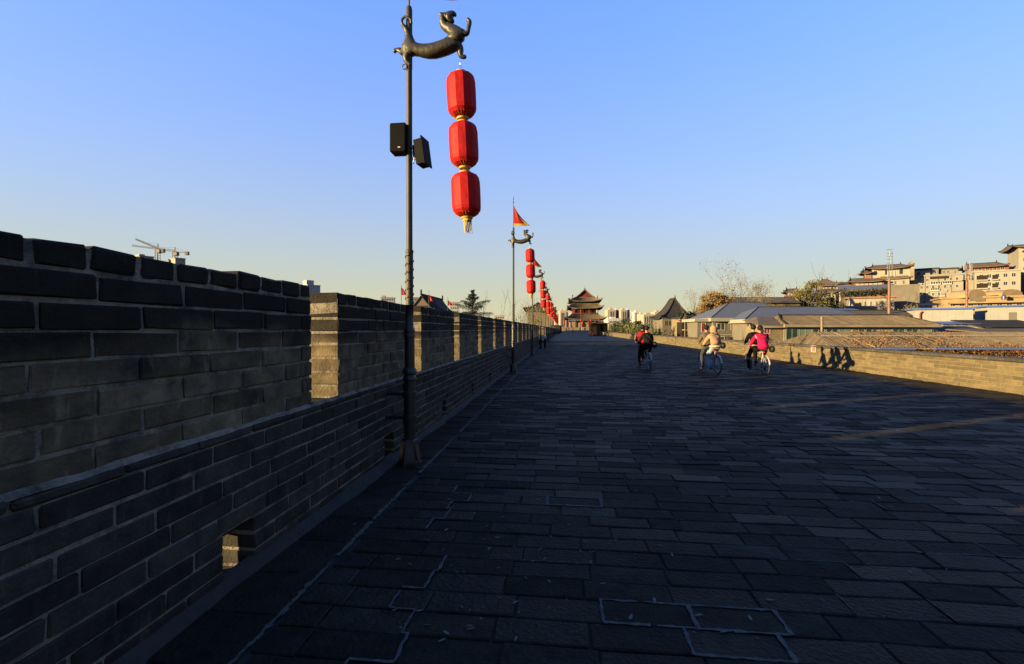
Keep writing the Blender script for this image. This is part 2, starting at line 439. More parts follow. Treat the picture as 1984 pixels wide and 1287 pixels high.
# bed of the joints, far paving, and the pale lime lines
M_far = mat('far_paving', (0.034, 0.036, 0.038), 0.6, col2=(0.022, 0.023, 0.024), scale=1.2, spec=0.06)
def brick_tex(m, col_a, col_b, joint, sx, sy, mort=0.04):
    N = m.node_tree.nodes; L = m.node_tree.links; p = N['Principled BSDF']
    tc = N.new('ShaderNodeTexCoord'); mp = N.new('ShaderNodeMapping'); mp.inputs['Scale'].default_value = (1/sx, 1/sx, 1/sx); L.new(tc.outputs['Object'], mp.inputs[0])
    bt = N.new('ShaderNodeTexBrick'); bt.inputs['Color1'].default_value = col_a + (1,); bt.inputs['Color2'].default_value = col_b + (1,); bt.inputs['Mortar'].default_value = joint + (1,)
    bt.inputs['Scale'].default_value = 1; bt.inputs['Mortar Size'].default_value = mort; bt.inputs['Brick Width'].default_value = 1.0; bt.inputs['Row Height'].default_value = sy/sx
    L.new(mp.outputs[0], bt.inputs['Vector']); L.new(bt.outputs[0], p.inputs['Base Color'])
    return bt
brick_tex(M_far, (0.020,0.0172,0.0122), (0.009,0.0080,0.0060), (0.0075,0.007,0.0055), 0.49, 0.205, 0.02)
M_far2 = M_far
bed = MB(); bed.box(XL-0.3, XR+0.3, NEAR_Y0, NEAR_Y1, -0.4, -0.014); bed.build('paving_bed', M_pjoint, kind='structure')
# the pavement in front of the near edge, behind the camera, and beyond the modelled pavers
fp = MB(); fp.box(XL-0.3, XR+0.3, -25, NEAR_Y0, -0.4, -0.001); 
fp.add([(XL-0.3,NEAR_Y1,-.001),(XR+0.3,NEAR_Y1,-.001),(XR+0.3,112,0.0),(XL-0.3,112,0.0),(XL-8,200,1.15),(XR+26,200,1.15),(XL-8,250,1.2),(XR+26,250,1.2)], [(0,1,2,3),(3,2,5,4),(4,5,7,6)]); fp.build('walkway', M_far, kind='structure')

def mortar_line(mb, pts, w, z=0.0075):
    vs = []; n = len(pts)
    for i, (x, y) in enumerate(pts):
        ax = pts[min(i+1,n-1)]; bx = pts[max(i-1,0)]; d = Vector((ax[0]-bx[0], ax[1]-bx[1])); d.normalize()
        ww = w*ru(0.35, 1.15)/2; zz = z + ru(-.0015,.0015)
        vs += [(x - d.y*ww, y + d.x*ww, zz), (x + d.y*ww, y - d.x*ww, zz)]
    mb.add(vs, [(2*i, 2*i+1, 2*i+3, 2*i+2) for i in range(n-1)])
def seg(mb, a, b, w, j=0.002):
    n = max(2, int(math.hypot(b[0]-a[0], b[1]-a[1])/0.035)); L_ = [(a[0]+(b[0]-a[0])*i/n + ru(-j,j), a[1]+(b[1]-a[1])*i/n + ru(-j,j)) for i in range(n+1)]
    i = 0
    while i < n:                                     # lime has fallen out here and there
        k = min(n, i + random.randint(3, 12)); mortar_line(mb, L_[i:k+1], w*ru(.75, 1.15)); i = k + (1 if rnd() < .3 else 0)
ml = MB()
for (y0, y1) in ((-0.5, 2.95), (3.05, 4.6), (4.9, 6.3), (6.9, 8.0), (8.6, 12), (13, 18), (19.5, 27), (29, 36)):
    seg(ml, (XB-0.005, y0), (XB-0.005, y1), 0.040, 0.006)
def gp(px, py):
    D = CAM_H*FPX/(py - HOR); v = to_world(fx(px, D), D); return v.x, v.y
def row_at(y): return min(rows_, key=lambda r: abs(r[0] + r[1]/2 - y))
def point_paver(px, py, w=0.022, sides='lrbt'):
    x, y = gp(px, py); r = row_at(y)
    p = min(r[2], key=lambda q: abs((q[0]+q[1])/2 - x)); y0, y1 = r[0], r[0]+r[1]
    if 'b' in sides: seg(ml, (p[0], y0), (p[1], y0), w)
    if 't' in sides: seg(ml, (p[0], y1), (p[1], y1), w*0.8)
    if 'l' in sides: seg(ml, (p[0], y0), (p[0], y1), w*1.1)
    if 'r' in sides: seg(ml, (p[1], y0), (p[1], y1), w*1.1)
for a_ in ((1255, 1177, 0.024, 'lrbt'), (1430, 1186, 0.024, 'lrbt'), (1370, 1226, 0.024, 'lrb'), (1480, 1268, 0.024, 'lrb'), (1090, 966, 0.028, 'lrb'), (1145, 983, 0.028, 'lrb'),
           (1580, 1090, 0.012, 'rt'), (1330, 866, 0.02, 'lt'), (1760, 1170, 0.01, 'r'), (1850, 1060, 0.01, 'rb'), (1630, 912, 0.012, 'b'), (1000, 1106, 0.008, 't'), (1950, 1075, 0.014, 'lb'), (1700, 980, 0.012, 'r'), (1420, 905, 0.014, 'r')): point_paver(*a_)
# a broken line of lime two pavers in from the edge follows the staggered joints
prev = None
for r in rows_:
    if not (1.3 < r[0] < 4.4) or (2.98 < r[0] < 3.45): prev = None; continue
    xs = [p[0] for p in r[2]]; x = min(xs, key=lambda q: abs(q + 0.98))
    if abs(x + 0.98) > 0.2: x = -0.98
    if prev is not None and abs(prev - x) > 0.03: seg(ml, (prev, r[0]), (x, r[0]), 0.022)
    seg(ml, (x, r[0]), (x, r[0]+r[1]), 0.026, 0.005); prev = x
for r in rows_:                                          # faint leftovers of lime on odd joints
    for p in r[2]:
        if rnd() < 0.05: seg(ml, (p[0], r[0]), (p[0], r[0]+r[1]*ru(0.5,1)), 0.008)
        if rnd() < 0.03: seg(ml, (p[0], r[0]), (p[0]+(p[1]-p[0])*ru(0.3,1), r[0]), 0.007)
ml.build('pale_joints', M_pmortar, kind='structure')

# ------------------------------------------------------------------ low brick wall on the town side
random.seed(21)
rw = thing('low_wall', 'low tan brick wall with a dark coping lit by the sun along the town side', 'wall', (XR, 40, 0)); rw['kind'] = 'thing'
RH = 0.885; nc = 7; ph = (RH - 0.1)/nc
rb = MB(); RY0, RY1 = 4.0, 118.0
rb.box(XR+0.012, XR+0.40, RY0, RY1, -0.3, RH-0.11, 1)
for c in range(nc):
    z0 = c*ph + 0.004; z1 = z0 + ph - 0.013; y = RY0 + (0.22 if c % 2 else 0)
    while y < RY1:
        l = 0.44 if y < 45 else 0.9
        rb.cbox(XR + ru(-.003,.004), XR+0.25, y+0.007, min(y+l, RY1)-0.007, z0, z1, 0.006, 0, rnd(), jit=0.003)
        y += l + ru(-.01,.01)
rb.build('wall_face', [M_rbrick, M_rmortar], rw)
M_coping = brick_mat('coping_brick', (0.034, 0.030, 0.022), (0.018, 0.016, 0.013), tintvar=0.35)
cp = MB(); y = RY0
while y < RY1:
    l = 0.44 if y < 45 else 0.9
    cp.cbox(XR-0.035+ru(-.004,.004), XR+0.44, y+0.003, min(y+l, RY1)-0.003, RH-0.108, RH+ru(-.004,.004), 0.03, 0, rnd(), jit=0.004); y += l
cp.build('coping', [M_coping], rw)

# rampart body and the town ground far below
M_ramp = brick_mat('rampart_brick', (0.10, 0.09, 0.07), (0.06, 0.055, 0.045))
rp = MB(); rp.box(XT-0.02, XR+0.45, -25, 262, -12.5, -0.41); rp.box(-13, XT-0.03, 41.2, 54.3, -12.5, -0.42)
tag(rp.build('city_wall', M_ramp), 'massive grey brick city wall body carrying the paved walkway', 'city wall', kind='thing')
M_ground = mat('town_earth', (0.085, 0.075, 0.055), 0.95, col2=(0.05, 0.046, 0.036), scale=0.05)
gd = MB(); gd.box(-2600, 2600, -500, 2800, -13.5, -12.0); gd.build('ground', M_ground, kind='structure')
# ------------------------------------------------------------------ skinned organic shapes
def skin_mesh(nodes, edges, root, levels=1, smooth=True):
    """nodes: {name: ((x,y,z), r)}; returns a mesh of one continuous surface"""
    ids = list(nodes); ix = {n: i for i, n in enumerate(ids)}
    me = bpy.data.meshes.new('skin_tmp'); me.from_pydata([nodes[n][0] for n in ids], [(ix[a], ix[b]) for a, b in edges], [])
    o = bpy.data.objects.new('skin_tmp', me); C.objects.link(o)
    md = o.modifiers.new('s', 'SKIN'); md.use_smooth_shade = smooth; md.branch_smoothing = 0.3
    for i, n in enumerate(ids):
        sv = me.skin_vertices[0].data[i]; r = nodes[n][1]
        sv.radius = (r, r) if not hasattr(r, '__len__') else r
        sv.use_root = (n == root)
    if levels:
        sd = o.modifiers.new('d', 'SUBSURF'); sd.levels = levels; sd.render_levels = levels
    dg = bpy.context.evaluated_depsgraph_get(); dg.update()
    out = bpy.data.meshes.new_from_object(o.evaluated_get(dg), depsgraph=dg)
    bpy.data.objects.remove(o); bpy.data.meshes.remove(me)
    return out
def mesh_part(name, me, mats, parent, loc=(0,0,0)):
    if not isinstance(mats, (list, tuple)): mats = [mats]
    me.materials.clear()
    for m_ in mats: me.materials.append(m_)
    o = bpy.data.objects.new(name, me); C.objects.link(o); o.parent = parent; o.location = loc
    ORIG[o.name] = Vector((0,0,0))
    return o

# ------------------------------------------------------------------ bronze lamp posts with dragons, lantern strings, pennants
M_bronze = mat('bronze', (0.026, 0.022, 0.012), 0.5, col2=(0.010, 0.0085, 0.0055), scale=14, metal=0.2, spec=0.35, bump=0.25, bscale=25)
M_post = mat('post_paint', (0.024, 0.022, 0.014), 0.6, col2=(0.014, 0.013, 0.009), scale=10, spec=0.25, bump=0.1)
M_pedestal = mat('pedestal_iron', (0.006, 0.006, 0.0062), 0.42, var=0.4, scale=10, spec=0.3)
M_black = mat('speaker_black', (0.0013, 0.0014, 0.0012), 0.6, var=0.2, spec=0.05)
M_speakergrey = mat('speaker_label', (0.22, 0.22, 0.21), 0.5)
def silk(name, col):
    m = mat(name, col, 0.62, var=0.22, scale=9, spec=0.12, bump=0.25, bscale=16)
    nt = m.node_tree; N = nt.nodes; L = nt.links; p = N['Principled BSDF']
    tr = N.new('ShaderNodeBsdfTranslucent'); tr.inputs[0].default_value = tuple(col[:3]) + (1,)
    mx = N.new('ShaderNodeMixShader'); mx.inputs[0].default_value = 0.28
    L.new(p.outputs[0], mx.inputs[1]); L.new(tr.outputs[0], mx.inputs[2]); L.new(mx.outputs[0], N['Material Output'].inputs[0])
    return m
M_red = silk('lantern_silk', (0.25, 0.0058, 0.0062))
M_flag = silk('pennant_red', (0.2, 0.007, 0.004))
M_gold = mat('gold_trim', (0.26, 0.145, 0.022), 0.42, var=0.25, scale=20, spec=0.5)
M_goldcloth = silk('pennant_gold', (0.33, 0.19, 0.03))
M_tassel = mat('tassel_thread', (0.28, 0.17, 0.035), 0.8, var=0.3, scale=60)
M_steel = mat('chain_steel', (0.25, 0.25, 0.25), 0.35, metal=0.8)

def S(cx, cy, dy=0.0):                       # photo crop -> metres from the pole axis, height
    return ((cx-440)/1512.6, dy, 4.63 + (1287-cy)/1512.6)
dn = {
 'hip': (S(440,850), .072), 'b1': (S(560,890), .056), 'b2': (S(700,930), .068), 'b3': (S(900,945), .078), 'b4': (S(1080,905), .078),
 'ch': (S(1240,810), .085), 'sh': (S(1320,680), .088), 'nb': (S(1240,590), .066), 'n1': (S(1110,545), .048), 'n2': (S(1035,455), .042), 'n3': (S(1060,370), .044),
 'hd': (S(1150,335), .058), 'uj': (S(1240,285), .036), 'uj2': (S(1283,310), .020), 'uj3': (S(1282,360), .012),
 'lj': (S(1190,435), .030), 'lj2': (S(1270,445), .022), 'ear': (S(1050,315,-.03), .024), 'ear2': (S(990,318,-.035), .013),
 'fa': (S(1440,680,-.03), .040), 'fa1': (S(1515,715,-.04), .024), 'fa2': (S(1530,610,-.045), .022), 'fa3': (S(1560,510,-.045), .024), 'fa4': (S(1500,450,-.045), .021),
 'fl': (S(1345,850,.02), .052), 'fl1': (S(1372,950,.02), .036), 'fl2': (S(1362,1045,.02), .028), 'fl3': (S(1480,1060,.02), .018),
 'hl': (S(430,970,-.02), .056), 'hl1': (S(375,1050,-.03), .036), 'hl2': (S(415,1130,-.02), .026), 'hl3': (S(500,1185,-.02), .022),
 'bl': (S(330,860,.03), .042), 'bl1': (S(280,910,.04), .028), 'bl2': (S(245,830,.05), .020), 'bl2b': (S(235,770,.05), .016), 'bl3': (S(150,815,.05), .022), 'bl4': (S(130,880,.05), .020),
 't1': (S(440,730), .052), 't2': (S(435,620), .045), 't3': (S(400,530,-.02), .028), 't4': (S(330,460,-.05), .016), 't5': (S(335,380,-.05), .013), 't6': (S(400,345,-.06), .013), 't7': (S(500,400,-.055), .013), 't8': (S(505,480,-.045), .016),
}
de = [('hip','b1'),('b1','b2'),('b2','b3'),('b3','b4'),('b4','ch'),('ch','sh'),('sh','nb'),('nb','n1'),('n1','n2'),('n2','n3'),('n3','hd'),('hd','uj'),('uj','uj2'),('uj2','uj3'),
      ('hd','lj'),('lj','lj2'),('n3','ear'),('ear','ear2'),('sh','fa'),('fa','fa1'),('fa1','fa2'),('fa2','fa3'),('fa3','fa4'),('ch','fl'),('fl','fl1'),('fl1','fl2'),('fl2','fl3'),
      ('hip','hl'),('hl','hl1'),('hl1','hl2'),('hl2','hl3'),('hip','bl'),('bl','bl1'),('bl1','bl2'),('bl2','bl2b'),('bl2','bl3'),('bl3','bl4'),
      ('hip','t1'),('t1','t2'),('t2','t3'),('t3','t4'),('t4','t5'),('t5','t6'),('t6','t7'),('t7','t8')]
PX, PY = -1.79, 5.23
def make_lamp():
    t = thing('lamp_post', '', 'lamp post', (0, 0, 0))
    mb = MB()
    mb.lathe([(0.145,0),(0.145,0.03),(0.132,0.035),(0.094,0.29),(0.085,0.30)], 6, a0=0.3)
    for k in range(6):
        a = 0.3 + math.pi/3*(k + 0.5); M = Matrix.Rotation(a, 3, 'Z') @ Matrix.Rotation(0.19, 3, 'Y').inverted()
        mb.obox((0.098*math.cos(a), 0.098*math.sin(a), 0.15), (0.025, 0.075, 0.17), M)
    mb.build('pedestal', M_pedestal, t)
    mb = MB()
    mb.lathe([(0.068,0.295),(0.068,0.985),(0.076,0.99),(0.082,1.02),(0.066,1.05),(0.062,1.06),(0.082,1.075),(0.084,1.11),(0.070,1.14),(0.060,1.15),(0.058,1.50),(0.066,1.505),(0.068,1.53),(0.060,1.55),(0.066,1.57),(0.062,1.60),(0.048,1.62),(0.046,1.88),(0.050,1.885)], 18)
    mb.build('lower_shaft', M_pedestal, t, smooth=True, auto=40)
    mb = MB()
    mb.lathe([(0.043,1.885),(0.043,2.50),(0.048,2.505),(0.048,2.53),(0.036,2.54),(0.034,4.66),(0.037,4.67),(0.037,5.37),(0.030,5.40)], 16)
    for k in range(60):                              # cast scrolls winding round the shaft
        a = k*0.62; z = 1.91 + k*0.0097
        mb.obox((0.043*math.cos(a), 0.043*math.sin(a), z), (0.016, 0.030, 0.016), Matrix.Rotation(a, 3, 'Z') @ Matrix.Rotation(0.6, 3, 'X'))
    mb.build('upper_shaft', M_post, t, smooth=True, auto=40)
    me = skin_mesh({k_: (p_, r_*1.22) for k_, (p_, r_) in dn.items()}, de, 'hip', 1); mesh_part('dragon_bracket', me, M_bronze, t)
    mb = MB(); ring = [S(375 + 40*math.cos(q*math.pi/6), 1215 + 45*math.sin(q*math.pi/6), -0.04) for q in range(13)]
    mb.tube(ring, 0.006, 6, cap=False); mb.build('ring', M_bronze, t, smooth=True)
    for z in (0.55, 0.83):                           # clamps to the wall
        mb = MB(); mb.box(-0.29, -0.06, -0.018, 0.018, z-0.018, z+0.018); mb.lathe([(0.078,z-0.035),(0.08,z-0.03),(0.08,z+0.03),(0.078,z+0.035)], 14)
        mb.box(-0.30, -0.272, -0.05, 0.05, z-0.05, z+0.05); mb.build('wall_clamp', M_pedestal, t)
    mb = MB(); mb.tube([(0,0,5.39),(0,0,6.42)], [0.011,0.008], 8); mb.lathe([(0.006,6.30),(0.022,6.33),(0.022,6.36),(0.006,6.38),(0.016,6.43),(0.003,6.58)], 8)
    mb.build('flag_staff', M_post, t, smooth=True, auto=40)
    return t
def make_lanterns():
    t = thing('lantern_string', '', 'lantern', (0,0,0))
    mb = MB()
    for i in range(3):
        z = -0.005 - i*0.038; pts = [(0.011*math.cos(q*math.pi/5)*(1 if i % 2 else .15), 0.011*math.cos(q*math.pi/5)*(0.15 if i % 2 else 1), z - 0.02 + 0.025*math.sin(q*math.pi/5)) for q in range(11)]
        mb.tube(pts, 0.0028, 5, cap=False)
    mb.build('chain', M_steel, t)
    tops = (-0.125, -0.70, -1.285)
    for i, z0 in enumerate(tops):
        H = 0.545; sg = 0.006
        mb = MB(); n = 12; rr = 0.171
        prof = [(0.062,-.015),(0.105,-.028),(0.142,-.048),(0.163,-.078),(rr,-.115),(rr+.002,-.20),(rr+.002,-.33),(rr,-.42),(0.163,-.455),(0.135,-.492),(0.098,-.515),(0.062,-.528)]
        vs = []
        for (r, z) in prof:
            for k in range(n*2):
                a = math.pi*k/n; q = r*(1.0 if k % 2 == 0 else 0.972) + ru(-.0015,.0015)
                vs.append((q*math.cos(a), q*math.sin(a), z0 + z))
        N_ = n*2; fs = [(j*N_+k, j*N_+(k+1) % N_, (j+1)*N_+(k+1) % N_, (j+1)*N_+k) for j in range(len(prof)-1) for k in range(N_)]
        mb.add(vs, fs); b = mb.build('lantern_body', M_red, t)
        mb = MB(); mb.lathe([(0.03,z0+.012),(0.066,z0+.004),(0.072,z0-.012),(0.064,z0-.020)], 20); mb.build('gold_cap', M_gold, b, smooth=True, auto=40)
        mb = MB(); mb.lathe([(0.064,z0-.524),(0.072,z0-.532),(0.066,z0-.548),(0.03,z0-.552)], 20)
        mb.build('gold_cap', M_gold, b, smooth=True, auto=40)
        mb = MB(); ribs = 0
        for k in range(24):
            a = math.pi*k/12
            mb.tube([(0.068*math.cos(a),0.068*math.sin(a),z0-.527),(0.10*math.cos(a),0.10*math.sin(a),z0-.5165),(0.138*math.cos(a),0.138*math.sin(a),z0-.4925)], 0.0016, 4)
        mb.build('gold_ribs', M_gold, b)
    mb = MB(); mb.lathe([(0.05,-1.835),(0.055,-1.845),(0.055,-1.86),(0.05,-1.865)], 16)
    for k in range(46):
        a = ru(0, 6.28); r = ru(0.01, 0.052); l = ru(0.10, 0.15)
        mb.tube([(r*math.cos(a), r*math.sin(a), -1.86), (r*1.05*math.cos(a)+ru(-.006,.006), r*1.05*math.sin(a)+ru(-.006,.006), -1.86-l)], 0.0026, 4)
    mb.build('tassel', M_tassel, t)
    return t
def make_flag():
    t = thing('pennant', '', 'flag', (0,0,0))
    def P(u, v):                       # u down the staff 0..1, v out 0..1
        H = 0.80; out = 0.60*v; zz = -H*u
        x = 0.012 + out*(u**1.6) ; y = 0.05*math.sin(out*9 + u*3)*v
        z = zz - 0.03*v*u*math.sin(out*5)
        return (x, y, z)
    mb = MB(); nu, nv = 22, 14
    vs = [P(i/nu, j/nv) for i in range(nu+1) for j in range(nv+1)]
    fs = []; ms = []
    for i in range(nu):
        for j in range(nv):
            fs.append((i*(nv+1)+j, i*(nv+1)+j+1, (i+1)*(nv+1)+j+1, (i+1)*(nv+1)+j)); ms.append(1 if (j >= nv-3 or i >= nu-2) else 0)
    inner = [f for f, m_ in zip(fs, ms) if m_ == 0]; outer = [f for f, m_ in zip(fs, ms) if m_ == 1]
    mb.add(vs, inner); o = mb.build('field', M_flag, t, smooth=True)
    mb = MB(); mb.add(vs, outer); o2 = mb.build('gold_border', M_goldcloth, t, smooth=True)
    for q in (o, o2):
        sd = q.modifiers.new('thick', 'SOLIDIFY'); sd.thickness = 0.003
    return t
NTH = ['first', 'second', 'third', 'fourth', 'fifth', 'sixth', 'seventh', 'eighth', 'ninth', 'tenth', 'eleventh', 'twelfth']
lamp0 = make_lamp(); lan0 = make_lanterns(); flag0 = make_flag()
lamp_y = [5.23, 16.95, 28.3, 39.6, 51.0, 62.6, 74.2, 85.8, 97.4, 109.0, 120.6, 132.2]
for i, ly in enumerate(lamp_y):
    l = lamp0 if i == 0 else copy_tree(lamp0)
    s_ = lan0 if i == 0 else copy_tree(lan0)
    f = flag0 if i == 0 else copy_tree(flag0)
    l.location = (PX, ly, 0); s_.location = (PX + 0.605, ly + 0.02, 4.735); f.location = (PX, ly, 6.28)
    rz = 0.0 if i < 2 else ru(-.05, .05)
    s_.rotation_euler = (ru(-.01,.01), -R(2.7) + (0 if i == 0 else ru(-.01,.01)), ru(0, 6.28) if i else 0.35)
    if i: s_.rotation_euler = Euler((0, -R(2.4 + ru(-.5,.5)), 0)).to_matrix().to_euler()
    f.rotation_euler = (0, 0, 0 if i < 2 else ru(-.5, .4))
    n = NTH[i]
    if i == 0:
        tag(l, 'nearest tall bronze lamp post with dragon bracket and two black loudspeakers', 'lamp post', 'dragon lamp posts along the battlements')
        tag(s_, 'nearest and largest string of three red silk lanterns with gold caps and tassel', 'lantern', 'red lantern strings')
        tag(f, 'red pennant on the nearest lamp post, only its edge showing at the top', 'flag', 'pennants on the lamp posts')
    elif i == 11:
        tag(l, 'farthest lamp post with dragon bracket, beside the van under the gate', 'lamp post', 'dragon lamp posts along the battlements')
        tag(s_, 'farthest string of three red lanterns near the gate tower', 'lantern', 'red lantern strings')
        tag(f, 'red pennant on the farthest lamp post near the gate', 'flag', 'pennants on the lamp posts')
    else:
        tag(l, n + ' lamp post with dragon bracket, counted along the battlements from the camera', 'lamp post', 'dragon lamp posts along the battlements')
        tag(s_, 'string of three red lanterns hanging from the ' + n + ' lamp post', 'lantern', 'red lantern strings')
        tag(f, 'red triangular pennant with gold edge flying over the ' + n + ' lamp post', 'flag', 'pennants on the lamp posts')
# loudspeakers clamped to the first post: they move with it
sp = MB(); sp.cbox(-0.205, -0.012, -0.10, 0.06, 3.665, 4.005, 0.012); o = sp.build('loudspeaker', M_black, lamp0)
sp = MB(); sp.box(-0.05, 0.0, -0.02, 0.02, 3.68, 3.72); sp.box(-0.05, 0.0, -0.02, 0.02, 3.95, 3.99); sp.build('speaker_bracket', M_black, o)
sp = MB(); sp.box(-0.105, -0.075, -0.1025, -0.099, 3.71, 3.722); sp.build('speaker_badge', M_speakergrey, o)
Mr = Matrix.Rotation(R(80), 3, 'Z') @ Matrix.Rotation(R(-8), 3, 'X')
sp = MB(); sp.obox((0.155, 0.02, 3.68), (0.17, 0.12, 0.29), Mr); sp.obox((0.205, 0.0, 3.685), (0.20, 0.012, 0.33), Mr); o = sp.build('loudspeaker', M_black, lamp0)
sp = MB(); sp.box(0.02, 0.13, -0.012, 0.012, 3.74, 3.77); sp.box(0.02, 0.13, -0.012, 0.012, 3.60, 3.63); sp.tube([(0.05,0,3.55),(0.07,-0.03,3.62),(0.045,-0.02,3.75)], 0.006, 6); sp.build('speaker_bracket', M_speakergrey, o)
sp = MB()
for z in (3.72, 3.66): sp.lathe([(0.045, 0.0), (0.04, 0.008), (0.015, 0.002)], 14, (0.06, -0.02, z), M=Matrix.Rotation(R(90), 3, 'Y'))
sp.build('driver_cone', M_black, o)
# ------------------------------------------------------------------ tandem bicycles and their riders
M_tyre = mat('tyre_rubber', (0.010, 0.010, 0.010), 0.8, var=0.2)
M_rim = mat('alloy', (0.13, 0.125, 0.12), 0.4, metal=0.8, var=0.1)
M_white = mat('white_enamel', (0.19, 0.185, 0.175), 0.35, var=0.15, spec=0.4)
M_redframe = mat('red_enamel', (0.14, 0.010, 0.010), 0.3, var=0.1, spec=0.5)
M_saddle = mat('saddle_vinyl', (0.012, 0.012, 0.012), 0.5, var=0.2)
M_reflector = mat('reflector', (0.35, 0.01, 0.01), 0.2, var=0.05)
random.seed(77)
WR, WB = 0.325, 1.58
def make_bike():
    t = thing('tandem_bicycle', '', 'bicycle', (0, 0, 0))
    for (name, y) in (('rear_wheel', 0.0), ('front_wheel', WB)):
        mb = MB(); c = (0, y, WR)
        mb.tube([(0, y + (WR-0.035)*math.cos(q*math.pi/16), WR + (WR-0.035)*math.sin(q*math.pi/16)) for q in range(33)], 0.010, 6, cap=False)
        for q in range(18):
            a = q*math.pi/9; sx = 0.02 if q % 2 else -0.02
            mb.tube([(sx, y + 0.02*math.cos(a+.4), WR + 0.02*math.sin(a+.4)), (0, y + (WR-.035)*math.cos(a), WR + (WR-.035)*math.sin(a))], 0.0016, 4)
        mb.tube([(-0.05, y, WR), (0.05, y, WR)], [0.022, 0.022], 10)
        w = mb.build(name, M_rim, t, smooth=True, auto=40)
        mb = MB(); mb.tube([(0, y + (WR-0.018)*math.cos(q*math.pi/20), WR + (WR-0.018)*math.sin(q*math.pi/20)) for q in range(41)], 0.021, 8, cap=False)
        mb.build('tyre', M_tyre, w, smooth=True)
        mb = MB(); a0, a1 = (0.15, 2.6) if name == 'rear_wheel' else (0.5, 2.3)
        rr = WR + 0.028; vs = []; n = 14
        for q in range(n+1):
            a = a0 + (a1-a0)*q/n
            for sx in (-0.033, 0.0, 0.033): vs.append((sx, y + (rr + (0.010 if sx == 0 else 0))*math.cos(math.pi-a), WR + (rr + (0.010 if sx == 0 else 0))*math.sin(a)))
        mb.add(vs, [(i*3+j, i*3+j+1, (i+1)*3+j+1, (i+1)*3+j) for i in range(n) for j in range(2)])
        f = mb.build('mudguard', M_white, t, smooth=True); sd = f.modifiers.new('thick', 'SOLIDIFY'); sd.thickness = 0.003
    F = MB(); bb1, bb2 = (0, 0.42, 0.28), (0, 1.05, 0.28)
    s1t, s2t = (0, 0.24, 0.80), (0, 0.90, 0.82); hd0, hd1 = (0, 1.38, 0.68), (0, 1.33, 0.90)
    for a, b, r in ((bb1, s1t, .017), (bb2, s2t, .017), (bb1, bb2, .018), (s1t, (0,0.94,0.66), .015), ((0,0.94,0.66), hd1, .017), (bb2, hd0, .02), (hd0, hd1, .02), (bb1, (0,0.92,0.72), .014)):
        F.tube([a, b], r, 8)
    for sx in (-0.06, 0.06):
        F.tube([(sx, 0, WR), (sx*.5, 0.12, 0.50), (0, 0.255, 0.72)], 0.009, 6); F.tube([(sx, 0, WR), (sx*.7, .35, .285), bb1], 0.010, 6)
        F.tube([(sx, WB, WR), (sx*.8, 1.42, 0.60), (0, 1.385, 0.66)], 0.011, 6)
    F.build('frame', M_white, t, smooth=True, auto=40)
    mb = MB(); mb.box(0.045, 0.06, 0.0, 0.50, 0.245, 0.375); mb.box(0.045, 0.06, 0.42, 1.08, 0.26, 0.33); mb.build('chain_guard', M_white, t)
    for y, z in ((0.215, 0.88), (0.875, 0.90)):
        mb = MB(); mb.zprism([(-0.10, y-.13), (0.10, y-.13), (0.085, y-.02), (0.03, y+.07), (0.02, y+.14), (-0.02, y+.14), (-0.03, y+.07), (-0.085, y-.02)], z-0.03, z+0.02)
        mb.tube([(0, y, z-0.03), (0, y+0.02, z-0.1)], 0.013, 8); s_ = mb.build('saddle', M_saddle, t)
    for y, z, fwd in ((0.86, 0.97, 0.0), (1.30, 1.03, 0.0)):
        mb = MB(); mb.tube([(-0.29, y-0.16, z), (-0.24, y-0.04, z+0.01), (-0.12, y+0.03, z+0.0), (0.12, y+0.03, z), (0.24, y-0.04, z+0.01), (0.29, y-0.16, z)], 0.011, 8)
        mb.tube([(0, y+0.03, z), (0, y+0.035, z-0.15)], 0.012, 8); h = mb.build('handlebar', M_rim, t, smooth=True, auto=40)
        for sx in (-1, 1):
            mb = MB(); mb.tube([(sx*0.293, y-0.18, z), (sx*0.266, y-0.09, z+0.006)], 0.016, 8); mb.build('grip', M_saddle, h)
    for (bb, ph) in ((bb1, 0.6), (bb2, 0.6)):
        mb = MB()
        for sx, a in ((0.085, ph), (-0.085, ph + math.pi)):
            e = (sx, bb[1] + 0.165*math.cos(a), bb[2] + 0.165*math.sin(a)); mb.tube([(sx*.8, bb[1], bb[2]), e], 0.010, 6)
        mb.tube([(-0.075, bb[1], bb[2]), (0.075, bb[1], bb[2])], 0.015, 8)
        mb.lathe([(0.09,-.003),(0.09,.003)], 20, (0.07, bb[1], bb[2]), M=Matrix.Rotation(R(90), 3, 'Y'))
        cset = mb.build('crank', M_rim, t)
        for sx, a in ((0.135, ph), (-0.135, ph + math.pi)):
            p = (bb[1] + 0.165*math.cos(a), bb[2] + 0.165*math.sin(a)); mb = MB(); mb.box(sx-.045, sx+.045, p[0]-.04, p[0]+.04, p[1]-.012, p[1]+.012); mb.build('pedal', M_saddle, cset)
    mb = MB(); mb.cbox(-0.03, 0.03, -0.345, -0.335, 0.60, 0.64, 0.003); mb.box(-.012,.012,-.336,-.30,.60,.62); mb.build('reflector', M_reflector, t)
    mb = MB(); mb.cbox(-.028, .028, 0.13, 0.15, 0.77, 0.81, 0.004); mb.box(-.01,.01,.15,.24,.78,.80); mb.build('reflector', M_reflector, t)
    mb = MB(); mb.tube([(0.03, 1.335, 0.80), (0.03, 1.10, 0.42)], 0.004, 5); mb.build('brake_cable', M_tyre, t)
    return t

